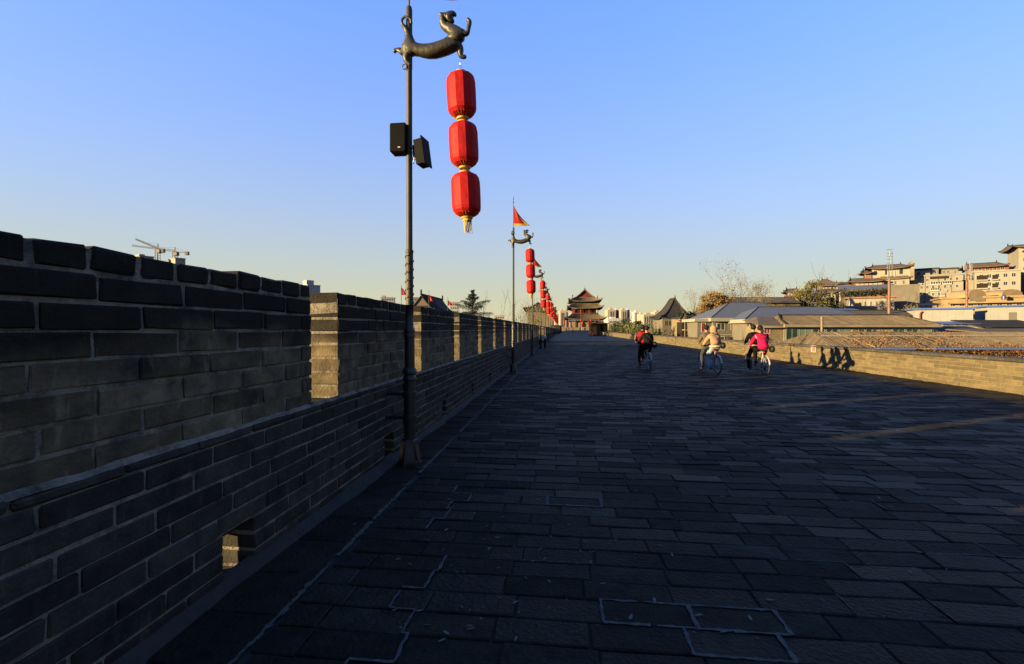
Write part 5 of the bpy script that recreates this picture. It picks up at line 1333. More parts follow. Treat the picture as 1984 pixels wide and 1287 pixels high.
def shed(label, px0, px1, yr, ye, D, mt, wall, yw=None, nm='sheet_shed', dep=5):
    x0, x1 = fx(px0,D), fx(px1,D); t = base(nm, label, 'shed', (x0+x1)/2, D+2, -12); mb = MB()
    mb.add([(x0,D,fz(ye,D)),(x1,D,fz(ye,D)),(x1,D+dep,fz(yr,D+dep)),(x0,D+dep,fz(yr,D+dep)),(x0,D,fz(ye,D)-.15),(x1,D,fz(ye,D)-.15),(x1,D+dep,fz(yr,D+dep)-.15),(x0,D+dep,fz(yr,D+dep)-.15)], [(0,1,2,3),(7,6,5,4),(0,4,5,1),(1,5,6,2),(2,6,7,3),(3,7,4,0)]); mb.build('roof', mt, t)
    mb = MB(); mb.box(x0+.2, x1-.2, D+.5, D+dep-.2, -12, fz(ye,D)-.16); mb.build('wall', wall, t)
    return t
s1_ = shed('low white shed with blue strips below the first white cabin', 1822, 1902, 623, 626.5, 74, M_blue, M_whitew)
for px in (1826, 1850, 1862): window(s1_, fx(px,74.5), 74.48, fz(631.5,74.5), .85, .38, M_frame, M_glass, 0)
shed('dark hipped shed roof with a pale band in front of the low white shed', 1817, 1936, 632, 643, 66, M_tiledark, M_whitew)
shed('wide black sheet roof below the second white cabin', 1900, 2040, 620, 632.5, 72, M_tiledark, M_conc)
shed('brown strip roof just behind the vine grown ridge at right', 1900, 2100, 637, 643, 58, M_tile, M_tanb)
shed('blue tarpaulin roof left of the antenna mast', 1636, 1682, 598, 603.5, 92, M_blue, M_conc, dep=4)

face([c1, c2], 1860, 82, .6)
# ------------------------------------------------------------------ upper town: palace hill, apartments, masts
random.seed(52)
M_redwall = wallmat('red_brown_wall', (0.10, 0.036, 0.024), var=.2)
M_hilltile = mat('hill_roof_tile', (0.080, 0.055, 0.038), 0.85, col2=(0.045, 0.033, 0.026), scale=0.7, spec=0.15)
M_cornice = wallmat('terracotta_cornice', (0.11, 0.055, 0.038), var=.2)
def cbuild(label, px0, px1, py0, py1, D, dep, wm, rows, cols, name='apartment_block', cat='building', ww=.55, wh=.55, x_in=.06, skip=(), roof=None, roofov=.3, fm=None, gm_=None, cornice=True):
    """plain block whose front shows from photo row py0 to py1, with rows x cols windows"""
    x0, x1 = fx(px0,D), fx(px1,D); zt, zb = fz(py0,D), fz(py1,D)
    t = base(name, label, cat, (x0+x1)/2, D+dep/2, -12)
    mb = MB(); mb.box(x0, x1, D, D+dep, -12, zt); mb.build('wall', wm, t)
    if cornice:
        mb = MB(); mb.box(x0-roofov, x1+roofov, D-roofov, D+dep+roofov, zt+.003, zt+.45); mb.build('roof', roof or wm, t)
    W_, H_ = (x1-x0), (zt-zb); cw, ch = W_*(1-2*x_in)/max(1,cols), H_/max(1,rows)
    for r in range(rows):
        for c in range(cols):
            if (r, c) in skip: continue
            window(t, x0+W_*x_in+cw*(c+(1-ww)/2), D-.02, zb+ch*(r+(1-wh)/2), cw*ww, ch*wh, fm or M_frame, gm_ or M_glass, 1)
    return t
def curved_roof(t, px0, px1, py_top, py_eave, D, dep, inn=.55, lift=.6, mt=None):
    x0, x1 = fx(px0,D), fx(px1,D); cx, w = (x0+x1)/2, (x1-x0)/2; mt = mt or M_hilltile
    mb = MB(); P = skirt(mb, cx, D+dep/2, w*inn, dep*.12, w, dep/2+1, fz(py_top,D), fz(py_eave,D), lift, thick=.25, n=10); o = mb.build('roof', mt or M_gatetile, t, smooth=True, auto=30)
    mb = MB(); ridges(mb, P, r=.16); mb.tube([(cx-w*inn,D+dep/2,fz(py_top,D)+.15),(cx+w*inn,D+dep/2,fz(py_top,D)+.15)], .25, 6)
    for sg in (-1,1): mb.lathe([(.3,0),(.2,.6),(.05,1.1)], 8, (cx+sg*w*inn, D+dep/2, fz(py_top,D)))
    mb.build('roof_ridge', M_tiledark, o); return o
# palace row on the slope
p1 = cbuild('far small double roofed pavilion at the left end of the hillside palace', 1527, 1551, 566, 582, 175, 8, M_cream, 1, 4, 'hill_pavilion', 'pavilion', cornice=False)
curved_roof(p1, 1521, 1556, 559, 566, 174, 10)
mb = MB(); D=173.5; x0,x1=fx(1523,D),fx(1556,D); skirt(mb, (x0+x1)/2, D+5, (x1-x0)/2*.7, 3, (x1-x0)/2, 6, fz(571,D), fz(575.5,D), .4); mb.build('lower_roof', M_cornice, p1)
p2 = cbuild('hill pavilion with a broad swept grey roof above the olive trees', 1586, 1622, 552, 566, 168, 9, M_cream, 1, 5, 'hill_pavilion', 'pavilion', cornice=False)
curved_roof(p2, 1577, 1630, 540, 553, 167, 11, inn=.18, lift=.8)
p3 = cbuild('cream and green walled link between the hill pavilion and the red gallery', 1622, 1657, 553, 562, 165, 6, M_cream, 1, 3, 'hill_gallery', 'building', cornice=False)
curved_roof(p3, 1618, 1662, 546.5, 553, 164, 8, inn=.6, lift=.3)
p4 = cbuild('red walled gallery with cream windows climbing to the pagoda block', 1655, 1710, 545.5, 559.5, 160, 7, M_redwall, 1, 6, 'hill_gallery', 'building', ww=.75, wh=.62, gm_=M_cream2, cornice=False)
curved_roof(p4, 1648, 1712, 538, 545.5, 159, 9, inn=.8, lift=.3)
p5 = cbuild('cream pagoda block with two grey roofs at the top of the hillside', 1709, 1759, 540, 556, 158, 10, M_cream2, 1, 3, 'pagoda_block', 'building', ww=.28, wh=.5, cornice=False)
mb = MB(); D=158.6; mb.box(fx(1689,D), fx(1760,D), D, D+9.5, fz(541,D), fz(519,D)); mb.build('upper_storey', M_cream2, p5)
for px in (1692, 1713, 1739): window(p5, fx(px,158.6), 158.55, fz(532,158.6), 1.0, 1.5, M_darkwood, M_glass, 1)
mb = MB(); D=157.5; x0,x1=fx(1704,D),fx(1764,D); skirt(mb, (x0+x1)/2, D+5.6, (x1-x0)/2*.8, 4.6, (x1-x0)/2, 6.2, fz(534.5,D), fz(539.5,D), .5); mb.build('lower_roof', M_gatetile, p5, smooth=True, auto=30)
curved_roof(p5, 1680, 1767, 510.5, 519.5, 157.5, 12, inn=.6, lift=.8)
mb = MB(); D=158; mb.box(fx(1761,D), fx(1767,D), D-.5, D+6, fz(545,D), fz(508.5,D)); mb.build('chimney', M_conc, p5)
q1 = cbuild('small cream house with a red band below the swept hill pavilion', 1588, 1618, 566, 580, 150, 6, M_cream2, 1, 4, 'hill_house', 'house', ww=.4, wh=.5, cornice=False)
curved_roof(q1, 1583, 1623, 561, 566.5, 149, 8, inn=.75, lift=.2); face(q1, 1603, 150)
q2 = cbuild('red walled low house between the olive trees and the slate lean-to', 1620, 1642, 566, 580, 152, 6, M_redwall, 1, 3, 'hill_house', 'house', ww=.5, wh=.5, cornice=False)
curved_roof(q2, 1616, 1646, 560.5, 566.5, 151, 8, inn=.7, lift=.2); face(q2, 1631, 152)
q3 = cbuild('little roofed lookout beside the pagoda block', 1675, 1688, 529, 539, 162, 4, M_redwall, 1, 2, 'hill_pavilion', 'pavilion', ww=.6, wh=.7, cornice=False)
curved_roof(q3, 1671, 1691, 523, 529.5, 161, 6, inn=.3, lift=.4); face(q3, 1681, 162)
sl = shed('slate lean-to roof with a red fascia below the red gallery', 1626, 1732, 553, 561, 150, M_bluegrey, M_redwall, nm='lean_to')
wl2 = cbuild('tall blank grey concrete wall block right of the antenna mast', 1728, 1779, 554.5, 600, 140, 9, M_greyw, 1, 1, 'concrete_block', 'building', ww=.05, wh=.05, roofov=.1)
ar = cbuild('white walled low building with a row of small windows under a terracotta cornice', 1646, 1729, 578, 600, 134, 7, M_cream2, 1, 7, 'arcade_building', 'building', ww=.35, wh=.45, roof=M_cornice, roofov=.8)
hedge = base('roof_hedge', 'long dark green hedge on the terrace below the slate lean-to', 'hedge', fx(1660,146), 146, -12)
mb = MB(); mb.box(fx(1630,146), fx(1722,146), 146.2, 147, -12, fz(566,146)); mb.build('planter', M_conc, hedge)
mb = MB()
for _ in range(1500):
    px = ru(1628, 1722); k_ = (px-1628)/94; mb.leafq((fx(px,146), 146+ru(-.8,.8), fz(570-6*k_,146)+random.gauss(0,.55)), ru(.15,.3), 0, rnd())
mb.build('leaves', M_dgreen, hedge)
# satellite dish and orange box
dsh = base('satellite_dish', 'large tilted white dish on the roof left of the orange box', 'dish', fx(1648,128), 128, -12)
mb = MB(); c = Vector((fx(1648,128), 128, fz(586,128))); Mx = Matrix.Rotation(R(48), 3, 'Y') @ Matrix.Rotation(R(50), 3, 'X')
mb.lathe([(.02,0),(.5,.06),(.95,.24),(1.25,.45),(1.27,.47),(.95,.27),(.5,.09),(.02,.03)], 22, c, M=Mx); mb.build('bowl', M_whitew, dsh, smooth=True)
mb = MB(); mb.tube([(c.x,c.y,-12),(c.x,c.y,c.z)], .15, 8); mb.build('mast', M_greyw, dsh)
ob = base('orange_container', 'small bright orange box on the roof beside the white dish', 'box', fx(1664,128), 128, fz(593,128))
mb = MB(); mb.cbox(fx(1659,128), fx(1669.5,128), 128, 129.2, fz(593,128), fz(588,128), .03); mb.build('body', mat('orange_paint', (.26,.085,.008), .6), ob)
mb = MB(); mb.cbox(fx(1658.7,128), fx(1669.8,128), 127.95, 129.25, fz(588,128)+.003, fz(587.4,128), .02); mb.build('lid', mat('orange_lid', (.22,.07,.007), .6), ob)
dk = base('flat_roof_block', 'flat roofed building carrying the white dish and the orange box', 'building', fx(1650,129), 130, -12)
mb = MB(); mb.box(fx(1610,127), fx(1700,127), 127, 133, -12, fz(593.2,128)-.01); mb.build('wall', M_conc, dk)
mb = MB(); mb.box(fx(1609,127), fx(1701,127), 126.8, 127, fz(596,127), fz(593.6,127)); mb.build('parapet', M_cream, dk)
# apartments
ap = cbuild('cream apartment block with three rows of small windows in the upper right', 1779, 1876, 531.5, 590, 150, 12, M_cream, 4, 8, ww=.5, wh=.45, skip=((3,3),(3,4),(1,5)))
mb = MB(); D=149.5; mb.box(fx(1840,D), fx(1876,D), 149.2, 149.98, fz(543.5,D), fz(541.5,D)); mb.build('balcony_slab', M_cream2, ap)
mb = MB(); mb.box(fx(1819,D), fx(1852,D), 149.6, 149.96, fz(537,D), fz(532.5,D)); mb.build('roof_opening', M_darkwood, ap)
mb = MB()
for i in range(9): px = 1783+i*10.2; mb.box(fx(px,D), fx(px+4,D), 149.45, 149.94, fz(564.5,D), fz(562,D))
ac = MB()
for (px, py) in ((1785,562.5),(1797,562.5),(1812,562.5),(1846,560),(1800,545),(1830,575),(1806,578)):
    mb = MB(); mb.cbox(fx(px,D), fx(px+4.5,D), 149.5, 149.95, fz(py+2.6,D), fz(py,D), .04); mb.build('air_conditioner', M_whitew, ap)
for i in range(4):                                       # drain pipes and clutter on the front and the roof
    mb = MB(); px = 1786+i*24; mb.tube([(fx(px,D),149.9,fz(592,D)),(fx(px,D),149.9,fz(532,D))], .07, 5); mb.build('drain_pipe', M_greyw, ap)
for (px, w_, h_) in ((1782,1.4,.9),(1800,.8,1.5),(1808,2.0,.7),(1858,1.1,1.2),(1866,.7,.8)):
    mb = MB(); mb.cbox(fx(px,D), fx(px,D)+w_, 150.5, 151.8, fz(531,D), fz(531,D)+.46+h_, .05); mb.build('roof_box', M_conc, ap)
for (a, b, y0, y1) in ((1820,1838,543.5,549),(1842,1858,543.5,549),(1820,1836,556,561),(1838,1846,566,573)):
    mb = MB(); mb.box(fx(a,D), fx(b,D), 149.55, 149.97, fz(y1,D), fz(y0,D)); g_ = mb.build('glazed_balcony', M_glass, ap)
    mb = MB(); mb.box(fx(a,D)-.05, fx(b,D)+.05, 149.5, 149.54, fz(y1,D), fz(y1-1.6,D))
    for q in range(5): xx = fx(a,D)+(fx(b,D)-fx(a,D))*q/4; mb.box(xx-.06, xx+.06, 149.5, 149.54, fz(y1-1.6,D), fz(y0,D))
    mb.build('balcony_frame', M_frame, g_)
st = cbuild('brown brick stair tower between the two cream apartment wings', 1876, 1900, 528, 590, 151.5, 10, M_conc, 5, 1, 'stair_tower', 'building', ww=.3, wh=.2, roofov=.15)
ap2 = cbuild('right cream apartment wing with deep shaded balconies', 1900, 1975, 529, 575, 149, 12, M_cream2, 3, 5, ww=.55, wh=.5)
for (a, b, y0, y1) in ((1904,1922,535,545),(1904,1922,550.5,561),(1930,1939,535,545),(1930,1939,551,561)):
    mb = MB(); D=148.9; mb.box(fx(a,D), fx(b,D), 148.80, 148.93, fz(y1,D), fz(y0,D)); f = mb.build('balcony_recess', M_darkwood, ap2)
    mb = MB(); mb.box(fx(a,D)-.1, fx(b,D)+.1, 148.2, 148.79, fz(y1+.6,D), fz(y1-1.8,D)); mb.build('balcony_rail', M_cream2, f)
tw = cbuild('tall cream tower with a swept grey roof at the right frame edge', 1938, 1975, 487, 535, 156, 12, M_cream2, 3, 3, 'tower_block', 'building', ww=.22, wh=.4, skip=((0,1),(1,1),(2,1),(2,2),(2,0)), cornice=False)
curved_roof(tw, 1932, 1981, 480, 487.5, 155, 14, inn=.85, lift=.7)
tw2 = cbuild('beige wing behind the swept roofed tower, cut by the right frame edge', 1972, 2060, 494, 590, 152, 12, M_cream, 5, 4, 'tower_block', 'building', ww=.3, wh=.3, roofov=.6, roof=M_tiledark)
# roof top rooms
rt1 = cbuild('dark glazed penthouse on the left of the cream apartment roof', 1766, 1814, 518.5, 531, 154, 6, M_bluegrey, 1, 4, 'penthouse', 'penthouse', ww=.8, wh=.55, roof=M_tiledark)
rt2 = cbuild('lower grey glazed penthouse beside the dark one on the apartment roof', 1814, 1844, 520.5, 531, 155, 6, M_greyw, 1, 4, 'penthouse', 'penthouse', ww=.7, wh=.5, roof=M_tiledark)
rt3 = cbuild('brown roof pavilion with a hipped tile roof above the apartments', 1845, 1914, 519.5, 531, 158, 7, M_redwall, 1, 5, 'roof_pavilion', 'pavilion', ww=.5, wh=.5, cornice=False)
curved_roof(rt3, 1841, 1918, 512, 520, 157, 9, inn=.65, lift=.3)
# brown terraces and barrel roofs lower right
M_barrel = wallmat('ochre_barrel_roof', (0.135, 0.098, 0.055), var=.2)
te = cbuild('stepped ochre terrace building with long ledges at lower right', 1836, 2050, 577, 600, 118, 10, M_barrel, 1, 12, 'terrace_building', 'building', ww=.6, wh=.35, roofov=.5)
mb = MB(); D=116; mb.box(fx(1862,D), fx(2050,D), D, D+2, fz(586.5,D), fz(583.5,D)); mb.box(fx(1836,D), fx(2050,D), D-1.5, D+2, fz(596,D), fz(592.5,D)); mb.build('ledge', M_barrel, te)
for (lab, a, b, yt, yb, D) in (('round backed ochre barrel roof left on the terrace', 1876, 1911, 560.5, 577, 119), ('second ochre barrel roof at the right of the terrace', 1941, 1982, 560.5, 574, 121)):
    x0, x1 = fx(a,D), fx(b,D); t = base('barrel_roof_room', lab, 'building', (x0+x1)/2, D+3, fz(yb,D)); cx, w = (x0+x1)/2, (x1-x0)/2; zb, h = fz(yb,D), fz(yt,D)-fz(yb,D)
    mb = MB(); mb.prism([(cx-w*math.cos(q*math.pi/14), zb+h*math.sin(q*math.pi/14)**.75) for q in range(15)], D, D+6); mb.build('shell', M_barrel, t)
    mb = MB(); mb.box(x0+.3, x1-.3, D-.05, D-.003, zb-.9, zb+.1); mb.build('base_band', M_conc, t)
bt_ = base('blue_tank', 'small dark blue water tank on the ochre terrace', 'tank', fx(1961,115), 115, fz(580,115))
mb = MB(); mb.lathe([(.5,0),(.55,.05),(.55,.9),(.3,1.1),(.1,1.15)], 14, (fx(1961,115),115.5,fz(580.5,115))); mb.build('drum', mat('blue_plastic', (.02,.028,.08), .4), bt_, smooth=True, auto=40)
mb = MB(); mb.lathe([(.14,0),(.14,.08),(.02,.1)], 10, (fx(1961,115),115.5,fz(580.5,115)+1.15)); mb.build('lid', M_iron, bt_)
tarp = base('black_tarpaulin', 'sagging black tarpaulin roof left of the second antenna mast', 'tarpaulin', fx(1802,112), 112, -12)
mb = MB(); vs = []
for i in range(13):
    for j in range(5): px = 1783+i*3.5; vs.append((fx(px,112), 112+j*.9, fz(589 + 5*math.sin(i/12*math.pi)*.6 + (2 if i < 3 else 0), 112) + .35*j*.4))
mb.add(vs, [(i*5+j, i*5+j+1, (i+1)*5+j+1, (i+1)*5+j) for i in range(12) for j in range(4)]); o = mb.build('sheet', M_iron, tarp, smooth=True); sd = o.modifiers.new('thick','SOLIDIFY'); sd.thickness = .05
for px in (1784, 1824):
    mb = MB(); mb.tube([(fx(px,112),113,-12),(fx(px,112),113,fz(590,112))], .12, 6); mb.build('post', M_conc, tarp)
# antenna masts
M_mast = mat('rusty_mast', (0.10, 0.045, 0.028), .7, var=.3, scale=2)
def mast(label, px, D, ytop, ypole, panels, cages):
    x = fx(px, D); t = base('antenna_mast', label, 'antenna mast', x, D, -12)
    mb = MB(); mb.tube([(x,D,-12),(x,D,fz(ypole,D))], [.30,.20], 10); mb.build('pole', M_mast, t, smooth=True, auto=40)
    mb = MB()
    for sx in (-.35, .55): mb.tube([(x+sx,D,fz(ypole,D)),(x+sx,D,fz(ytop+4,D))], .035, 5)
    mb.tube([(x,D,fz(ypole,D)),(x,D,fz(ytop,D))], [.06,.02], 6)
    for yy in cages: mb.tube([(x-.5,D,fz(yy,D)),(x+.7,D,fz(yy,D))], .03, 5); mb.tube([(x,D-.5,fz(yy,D)),(x,D+.5,fz(yy,D))], .03, 5)
    mb.build('cage', M_steel, t)
    for (dx, y0, y1, w) in panels:
        mb = MB(); mb.cbox(x+dx-w/2, x+dx+w/2, D-.45, D-.30, fz(y1,D), fz(y0,D), .03); mb.build('antenna_panel', M_whitew, t)
mast('tall antenna mast with white panels before the pagoda block', 1722.5, 86, 481, 541, [(-.15,487,498,.22),(.1,500,513,.24),(-.45,526,537,.3),(.75,526,537,.25)], (484,491,497,503,510,517,524,538))
mast('second antenna mast with four white drum antennas before the apartments', 1873, 96, 504, 543, [(-.75,515,524,.7),(.5,513,526,.6),(-.55,530,543,.45),(.75,531,543,.5)], (514,520,527,534,541))

face(p1, 1538, 175); face(p2, 1604, 168); face(p3, 1640, 165); face(p4, 1682, 160); face([p5], 1730, 158)
face([ap, st, ap2, tw, tw2, rt1, rt2, rt3], 1870, 152, .8); face([te, bt_], 1930, 118, .7); face(wl2, 1752, 140); face(ar, 1690, 134); face(sl, 1680, 150)
# ------------------------------------------------------------------ planting
random.seed(63)
tree('ochre_tree', 'rounded ochre leaved tree behind the blue grey sheet roofs', fx(1381,96), 96, -12, 20, M_ochre, [(0,0,19.4,2.5,2.0,2.0),(-1.9,-.6,17.6,1.7,1.5,2.0),(1.9,0,18.9,1.7,1.5,1.8),(.3,-.8,16.6,2.6,1.6,1.9)], n=1900, leaf=.16, clump=.45)
tree('bare_tree', 'tall bare twiggy tree with sparse leaves above the ochre tree, right one', fx(1425,104), 104, -12, 24, M_drygr, [], n=2, leaf=.15, bark=M_barkpale, bare=True, depth=6, clump=.35, tr=.20, spread=.55, Lf=.215)
tree('bare_tree', 'smaller bare twiggy tree above the ochre tree, left one', fx(1372,108), 108, -12, 23, M_drygr, [], n=1, leaf=.13, bark=M_barkpale, bare=True, depth=6, clump=.3, tr=.17, spread=.5, Lf=.205)
tree('round_bush', 'small dark green tree right of the curved roof hall', fx(1337,93), 93, -12, 16.5, M_dgreen, [(0,0,16.0,1.3,1.2,1.2),(-1.5,0,16.4,.9,.9,1.0)], n=700, leaf=.18, clump=.3)
for i, (px, D, h, r, lab) in enumerate(((1552,118,24.0,2.4,'leftmost olive tree under the far hill pavilion'),(1575,120,26.2,2.5,'tallest olive tree left of the swept hill pavilion roof'),(1600,122,23.2,2.8,'broad olive tree below the swept hill pavilion roof'),(1624,121,21.0,2.0,'low olive tree at the right end of the olive row'))):
    tree('olive_tree', lab, fx(px,D), D, -12, h, M_olive, [(0,0,h-1.6,r*.8,r,1.9),(-r*.6,0,h-3.6,r*.9,r*.8,1.9),(r*.7,.5,h-4.0,r*.9,r*.8,1.9),(0,0,h-5.6,r*1.2,r,1.8)], n=640, leaf=.20, clump=.6, group='olive trees below the hill palace')
for i, (px, D, h, lab) in enumerate(((1702,90,17.0,'yellow green shrub left of the antenna mast foot'),(1741,92,17.4,'yellow green shrub just right of the antenna mast'),(1768,92,17.9,'taller yellow green shrub at the right of the pair'))):
    tree('yellow_shrub', lab, fx(px,D), D, -12, h, M_yellowg, [(0,0,h-.6,1.5,1.2,.9)], n=420, leaf=.17, clump=.4, group='yellow green shrubs by the antenna mast')
tree('pale_willow', 'pale leafless shrub left of the white dish', fx(1622,124), 124, -12, 16.8, M_drygr, [(0,0,18.0,3.0,1.5,1.3)], n=600, leaf=.16, bark=M_barkpale, clump=.5)
# willow mass along the outside of the low wall near the kiosk
wl3 = [(1186,128,12.6,'willow nearest the kiosk at the bend of the low wall'),(1196,120,12.9,'second willow from the kiosk along the low wall'),(1208,112,13.3,'third willow from the kiosk, bushy and yellow green'),(1219,106,13.0,'fourth willow from the kiosk along the low wall'),(1231,100,13.3,'fifth willow from the kiosk, behind the red coat'),(1244,94,12.9,'sixth willow from the kiosk, right of the leftmost tandem'),(1257,90,12.2,'last and lowest willow of the row beside the grey hall')]
for px, D, h, lab in wl3:
    tree('willow', lab, fx(px,D), D, -12, h+.5, M_willow, [(0,0,h-.0,2.4,2.4,1.7),(.9,1,h-1.9,2.2,2.2,1.6),(-.8,-1,h-1.6,2.0,2.0,1.5),(0,-1,h-3.4,2.6,2.2,1.6)], n=850, leaf=.19, clump=.55, group='willows outside the low wall')
tree('round_bush', 'dark round tree top behind the willows', fx(1212,150), 150, -12, 16.0, M_dgreen, [(0,0,15.2,2.4,2,1.8),(3,0,15.0,2.2,2,1.7),(-2.6,0,14.4,1.6,1.6,1.4)], n=700, leaf=.24, clump=.5)

# ------------------------------------------------------------------ left side: beyond the battlements
# gate hall whose ridge runs along the wall direction
LD = 200; lxc = to_world(fx(816, LD), LD); lx, ly = lxc.x, lxc.y
lhall = thing('old_hall', 'grey tiled hall with a brown gable seen over the battlements left of the conifer', 'hall', (lx, ly, -12)); lhall['kind'] = 'thing'
zr_, ze_ = CAM_H + 67*LD/FPX, CAM_H + 47*LD/FPX; hw = 3.6; L_ = 36
mb = MB(); n = 6
for sg in (-1, 1):
    vs = []
    for j in range(n+1):
        t = j/n; vs += [(lx+sg*(hw+1.6)*t, ly, ze_-1.2 + (zr_-ze_+1.2)*(1-t)**1.35), (lx+sg*(hw+1.6)*t, ly+L_, ze_-1.2 + (zr_-ze_+1.2)*(1-t)**1.35)]
    mb.add(vs, [(2*j,2*j+1,2*j+3,2*j+2) for j in range(n)])
rf = mb.build('roof', M_tiledark, lhall, smooth=True); sd = rf.modifiers.new('thick','SOLIDIFY'); sd.thickness = .3
mb = MB(); mb.tube([(lx,ly-.2,zr_+.2),(lx,ly+L_+.2,zr_+.2)], .4, 6)
for yy in (ly, ly+L_): mb.lathe([(.5,0),(.35,1.0),(.5,1.5),(.1,2.4)], 8, (lx, yy, zr_))
mb.build('roof_ridge', M_tiledark, rf)
mb = MB(); mb.prism([(lx-hw,ze_-.4),(lx+hw,ze_-.4),(lx,zr_-.5)], ly+.5, ly+1.0); mb.build('gable', mat('old_gable_brown', (0.055, 0.036, 0.026), .9), lhall)
mb = MB(); P = skirt(mb, lx, ly+L_/2, hw, L_/2-.5, hw+3.4, L_/2+3.2, ze_-.3, ze_-2.4, .9); mb.build('skirt_roof', M_tiledark, lhall, smooth=True, auto=30)
mb = MB(); mb.box(lx-hw-1, lx+hw+1, ly+.5, ly+L_-.5, -12, ze_-1.4); mb.build('wall', M_gatebrick, lhall)
# second dark hall behind the lantern row
qD = 150; q = to_world(fx(1046, qD), qD); qx, qy = q.x, q.y
qh = thing('dark_hall', 'large dark brown hall with a swept roof behind the row of lantern strings', 'hall', (qx, qy, -12)); qh['kind'] = 'thing'
mb = MB(); P = skirt(mb, qx, qy+10, .6, 7, 5.2, 11.5, CAM_H+52*qD/FPX, CAM_H+36*qD/FPX, .7, pw=1.4); rf = mb.build('roof', M_tiledark, qh, smooth=True, auto=30)
mb = MB(); ridges(mb, P, r=.22); mb.build('roof_ridge', M_tiledark, rf)
mb = MB(); mb.box(qx-4.2, qx+4.2, qy+1.5, qy+18, -12, CAM_H+36.5*qD/FPX); mb.build('wall', wallmat('dun_wall', (0.075, 0.065, 0.048), var=.25), qh)
# pennant poles beyond the battlements
for i, (px, yt, yf0, yf1, D, lab) in enumerate(((777.5, 552, 557, 572, 62, 'red pennant on a thin pole just left of the nearest lamp post'), (831, 564, 571, 584, 66, 'red pennant in front of the brown gable of the old hall'), (867.5, 576, 582, 592, 72, 'red pennant at the right end of the old hall roof'))):
    p = to_world(fx(px,D), D); t = thing('pennant_pole', lab, 'flag', (p.x, p.y, -12), group='pennants beyond the battlements')
    mb = MB(); mb.tube([(p.x,p.y,-12),(p.x,p.y,fz(yt,D))], [.06,.03], 6); mb.build('pole', M_post, t)
    mb = MB(); zt, zb = fz(yf0,D), fz(yf1,D); vs = []
    for a in range(9):
        for b in range(9): u, v = a/8, b/8; vs.append((p.x+.03+.75*v*(u**.8), p.y+.08*math.sin(6*v+u), zt-(zt-zb)*u))
    mb.add(vs, [(a*9+b, a*9+b+1, (a+1)*9+b+1, (a+1)*9+b) for a in range(8) for b in range(8)]); o = mb.build('field', M_flag, t, smooth=True); sd = o.modifiers.new('thick','SOLIDIFY'); sd.thickness = .01
# cedar
random.seed(71)
cD = 62; cx_ = fx(914, cD); ced = base('cedar', 'dark layered conifer with long drooping branches above the battlements', 'tree', cx_, cD, -12)
ztop = fz(562, cD)
mb = MB(); mb.tube([(cx_-.1,cD,-12),(cx_,cD,0),(cx_+.15,cD,ztop)], [.3,.2,.03], 8); mb.build('trunk', M_bark, ced, smooth=True)
mb = MB(); br = MB()
for i in range(62):
    t = (i+.5)/62; zz = ztop - 9.5*t; L = .22 + 2.4*min(1.15, t/.34)**1.5; a = i*2.399 + ru(-.3,.3)
    if t > .16: L *= ru(.6,1.25)
    if abs(math.cos(a)) > .8 and .16 < t < .4 and math.cos(a) > 0: L *= 1.25
    e = Vector((cx_+.1+L*math.cos(a), cD+L*math.sin(a), zz + L*(.10 if t > .3 else .35) + ru(-.1,.1)))
    s0 = Vector((cx_+.1, cD, zz)); br.tube([s0, s0.lerp(e,.5)+Vector((0,0,.06*L)), e], [.05,.035,.01], 5)
    for _ in range(int(110+150*L)):
        u = ru(.1,1.02); p = s0.lerp(e, u) + Vector((0,0,.12*L*u*(1-u)))
        w = .22*(1-u*.55)*L*.6 + .05
        mb.leafq(p + Vector((random.gauss(0,w), random.gauss(0,w), -abs(random.gauss(0,.10+.05*L)))), ru(.05,.13), 0, rnd(), asp=.3)
br.build('branches', M_bark, ced); mb.build('crown', M_cedar, ced)
M_pinkt = leafmat('bare_pinkish_twigs', (0.070, 0.052, 0.040), (0.045, 0.036, 0.030))
tree('bare_tree', 'pinkish bare tree right of the conifer above the battlements', fx(962,120), 120, -12, 18.5, M_pinkt, [(0,0,15.8,2.2,2,1.4),(-1.6,0,15.2,1.6,1.6,1.1)], n=500, leaf=.16, clump=.55, depth=4, tr=.15)
tree('bare_tree', 'bare yellowish tree behind the second lamp post', fx(1012,100), 100, -12, 19, M_drygr, [], n=2, leaf=.14, bark=M_barkpale, bare=True, depth=5, clump=.35, tr=.17, spread=.5, Lf=.22)
tree('bare_tree', 'leafier yellowish tree between the second and third lamp posts', fx(1030,96), 96, -12, 15.5, M_yellowg, [(0,0,13.8,2.2,2,1.7)], n=420, leaf=.15, bark=M_barkpale, clump=.5, depth=4)
# far blocks on the left
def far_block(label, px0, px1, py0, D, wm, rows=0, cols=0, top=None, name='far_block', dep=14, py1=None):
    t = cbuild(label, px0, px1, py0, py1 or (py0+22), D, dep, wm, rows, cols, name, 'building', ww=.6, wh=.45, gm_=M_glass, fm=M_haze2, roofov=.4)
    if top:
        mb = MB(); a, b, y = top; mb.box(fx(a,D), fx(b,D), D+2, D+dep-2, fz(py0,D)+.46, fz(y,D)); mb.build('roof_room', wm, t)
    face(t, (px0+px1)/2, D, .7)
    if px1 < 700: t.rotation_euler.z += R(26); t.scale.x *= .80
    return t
t_ = far_block('tan topped grey office block beyond the first battlement gap', 586, 617, 553, 420, M_haze2, 5, 6, (585, 603, 543))
far_block('small pale roof block left of the nearest lamp post', 738, 764, 577, 500, M_haze2, 3, 5, (740, 746, 572.5))
far_block('pale block just right of the nearest lamp post', 796, 815, 577, 480, M_cream2, 3, 3)
far_block('white cornered block behind the old hall', 872, 889, 586, 460, M_haze2, 3, 4)
far_block('pale roof corner above the wall at the left frame edge', -60, 30, 459, 160, M_haze1, 3, 8)
far_block('cream topped building left of the crane', 257, 289, 496.5, 300, M_haze1, 3, 5, (259, 271, 492))
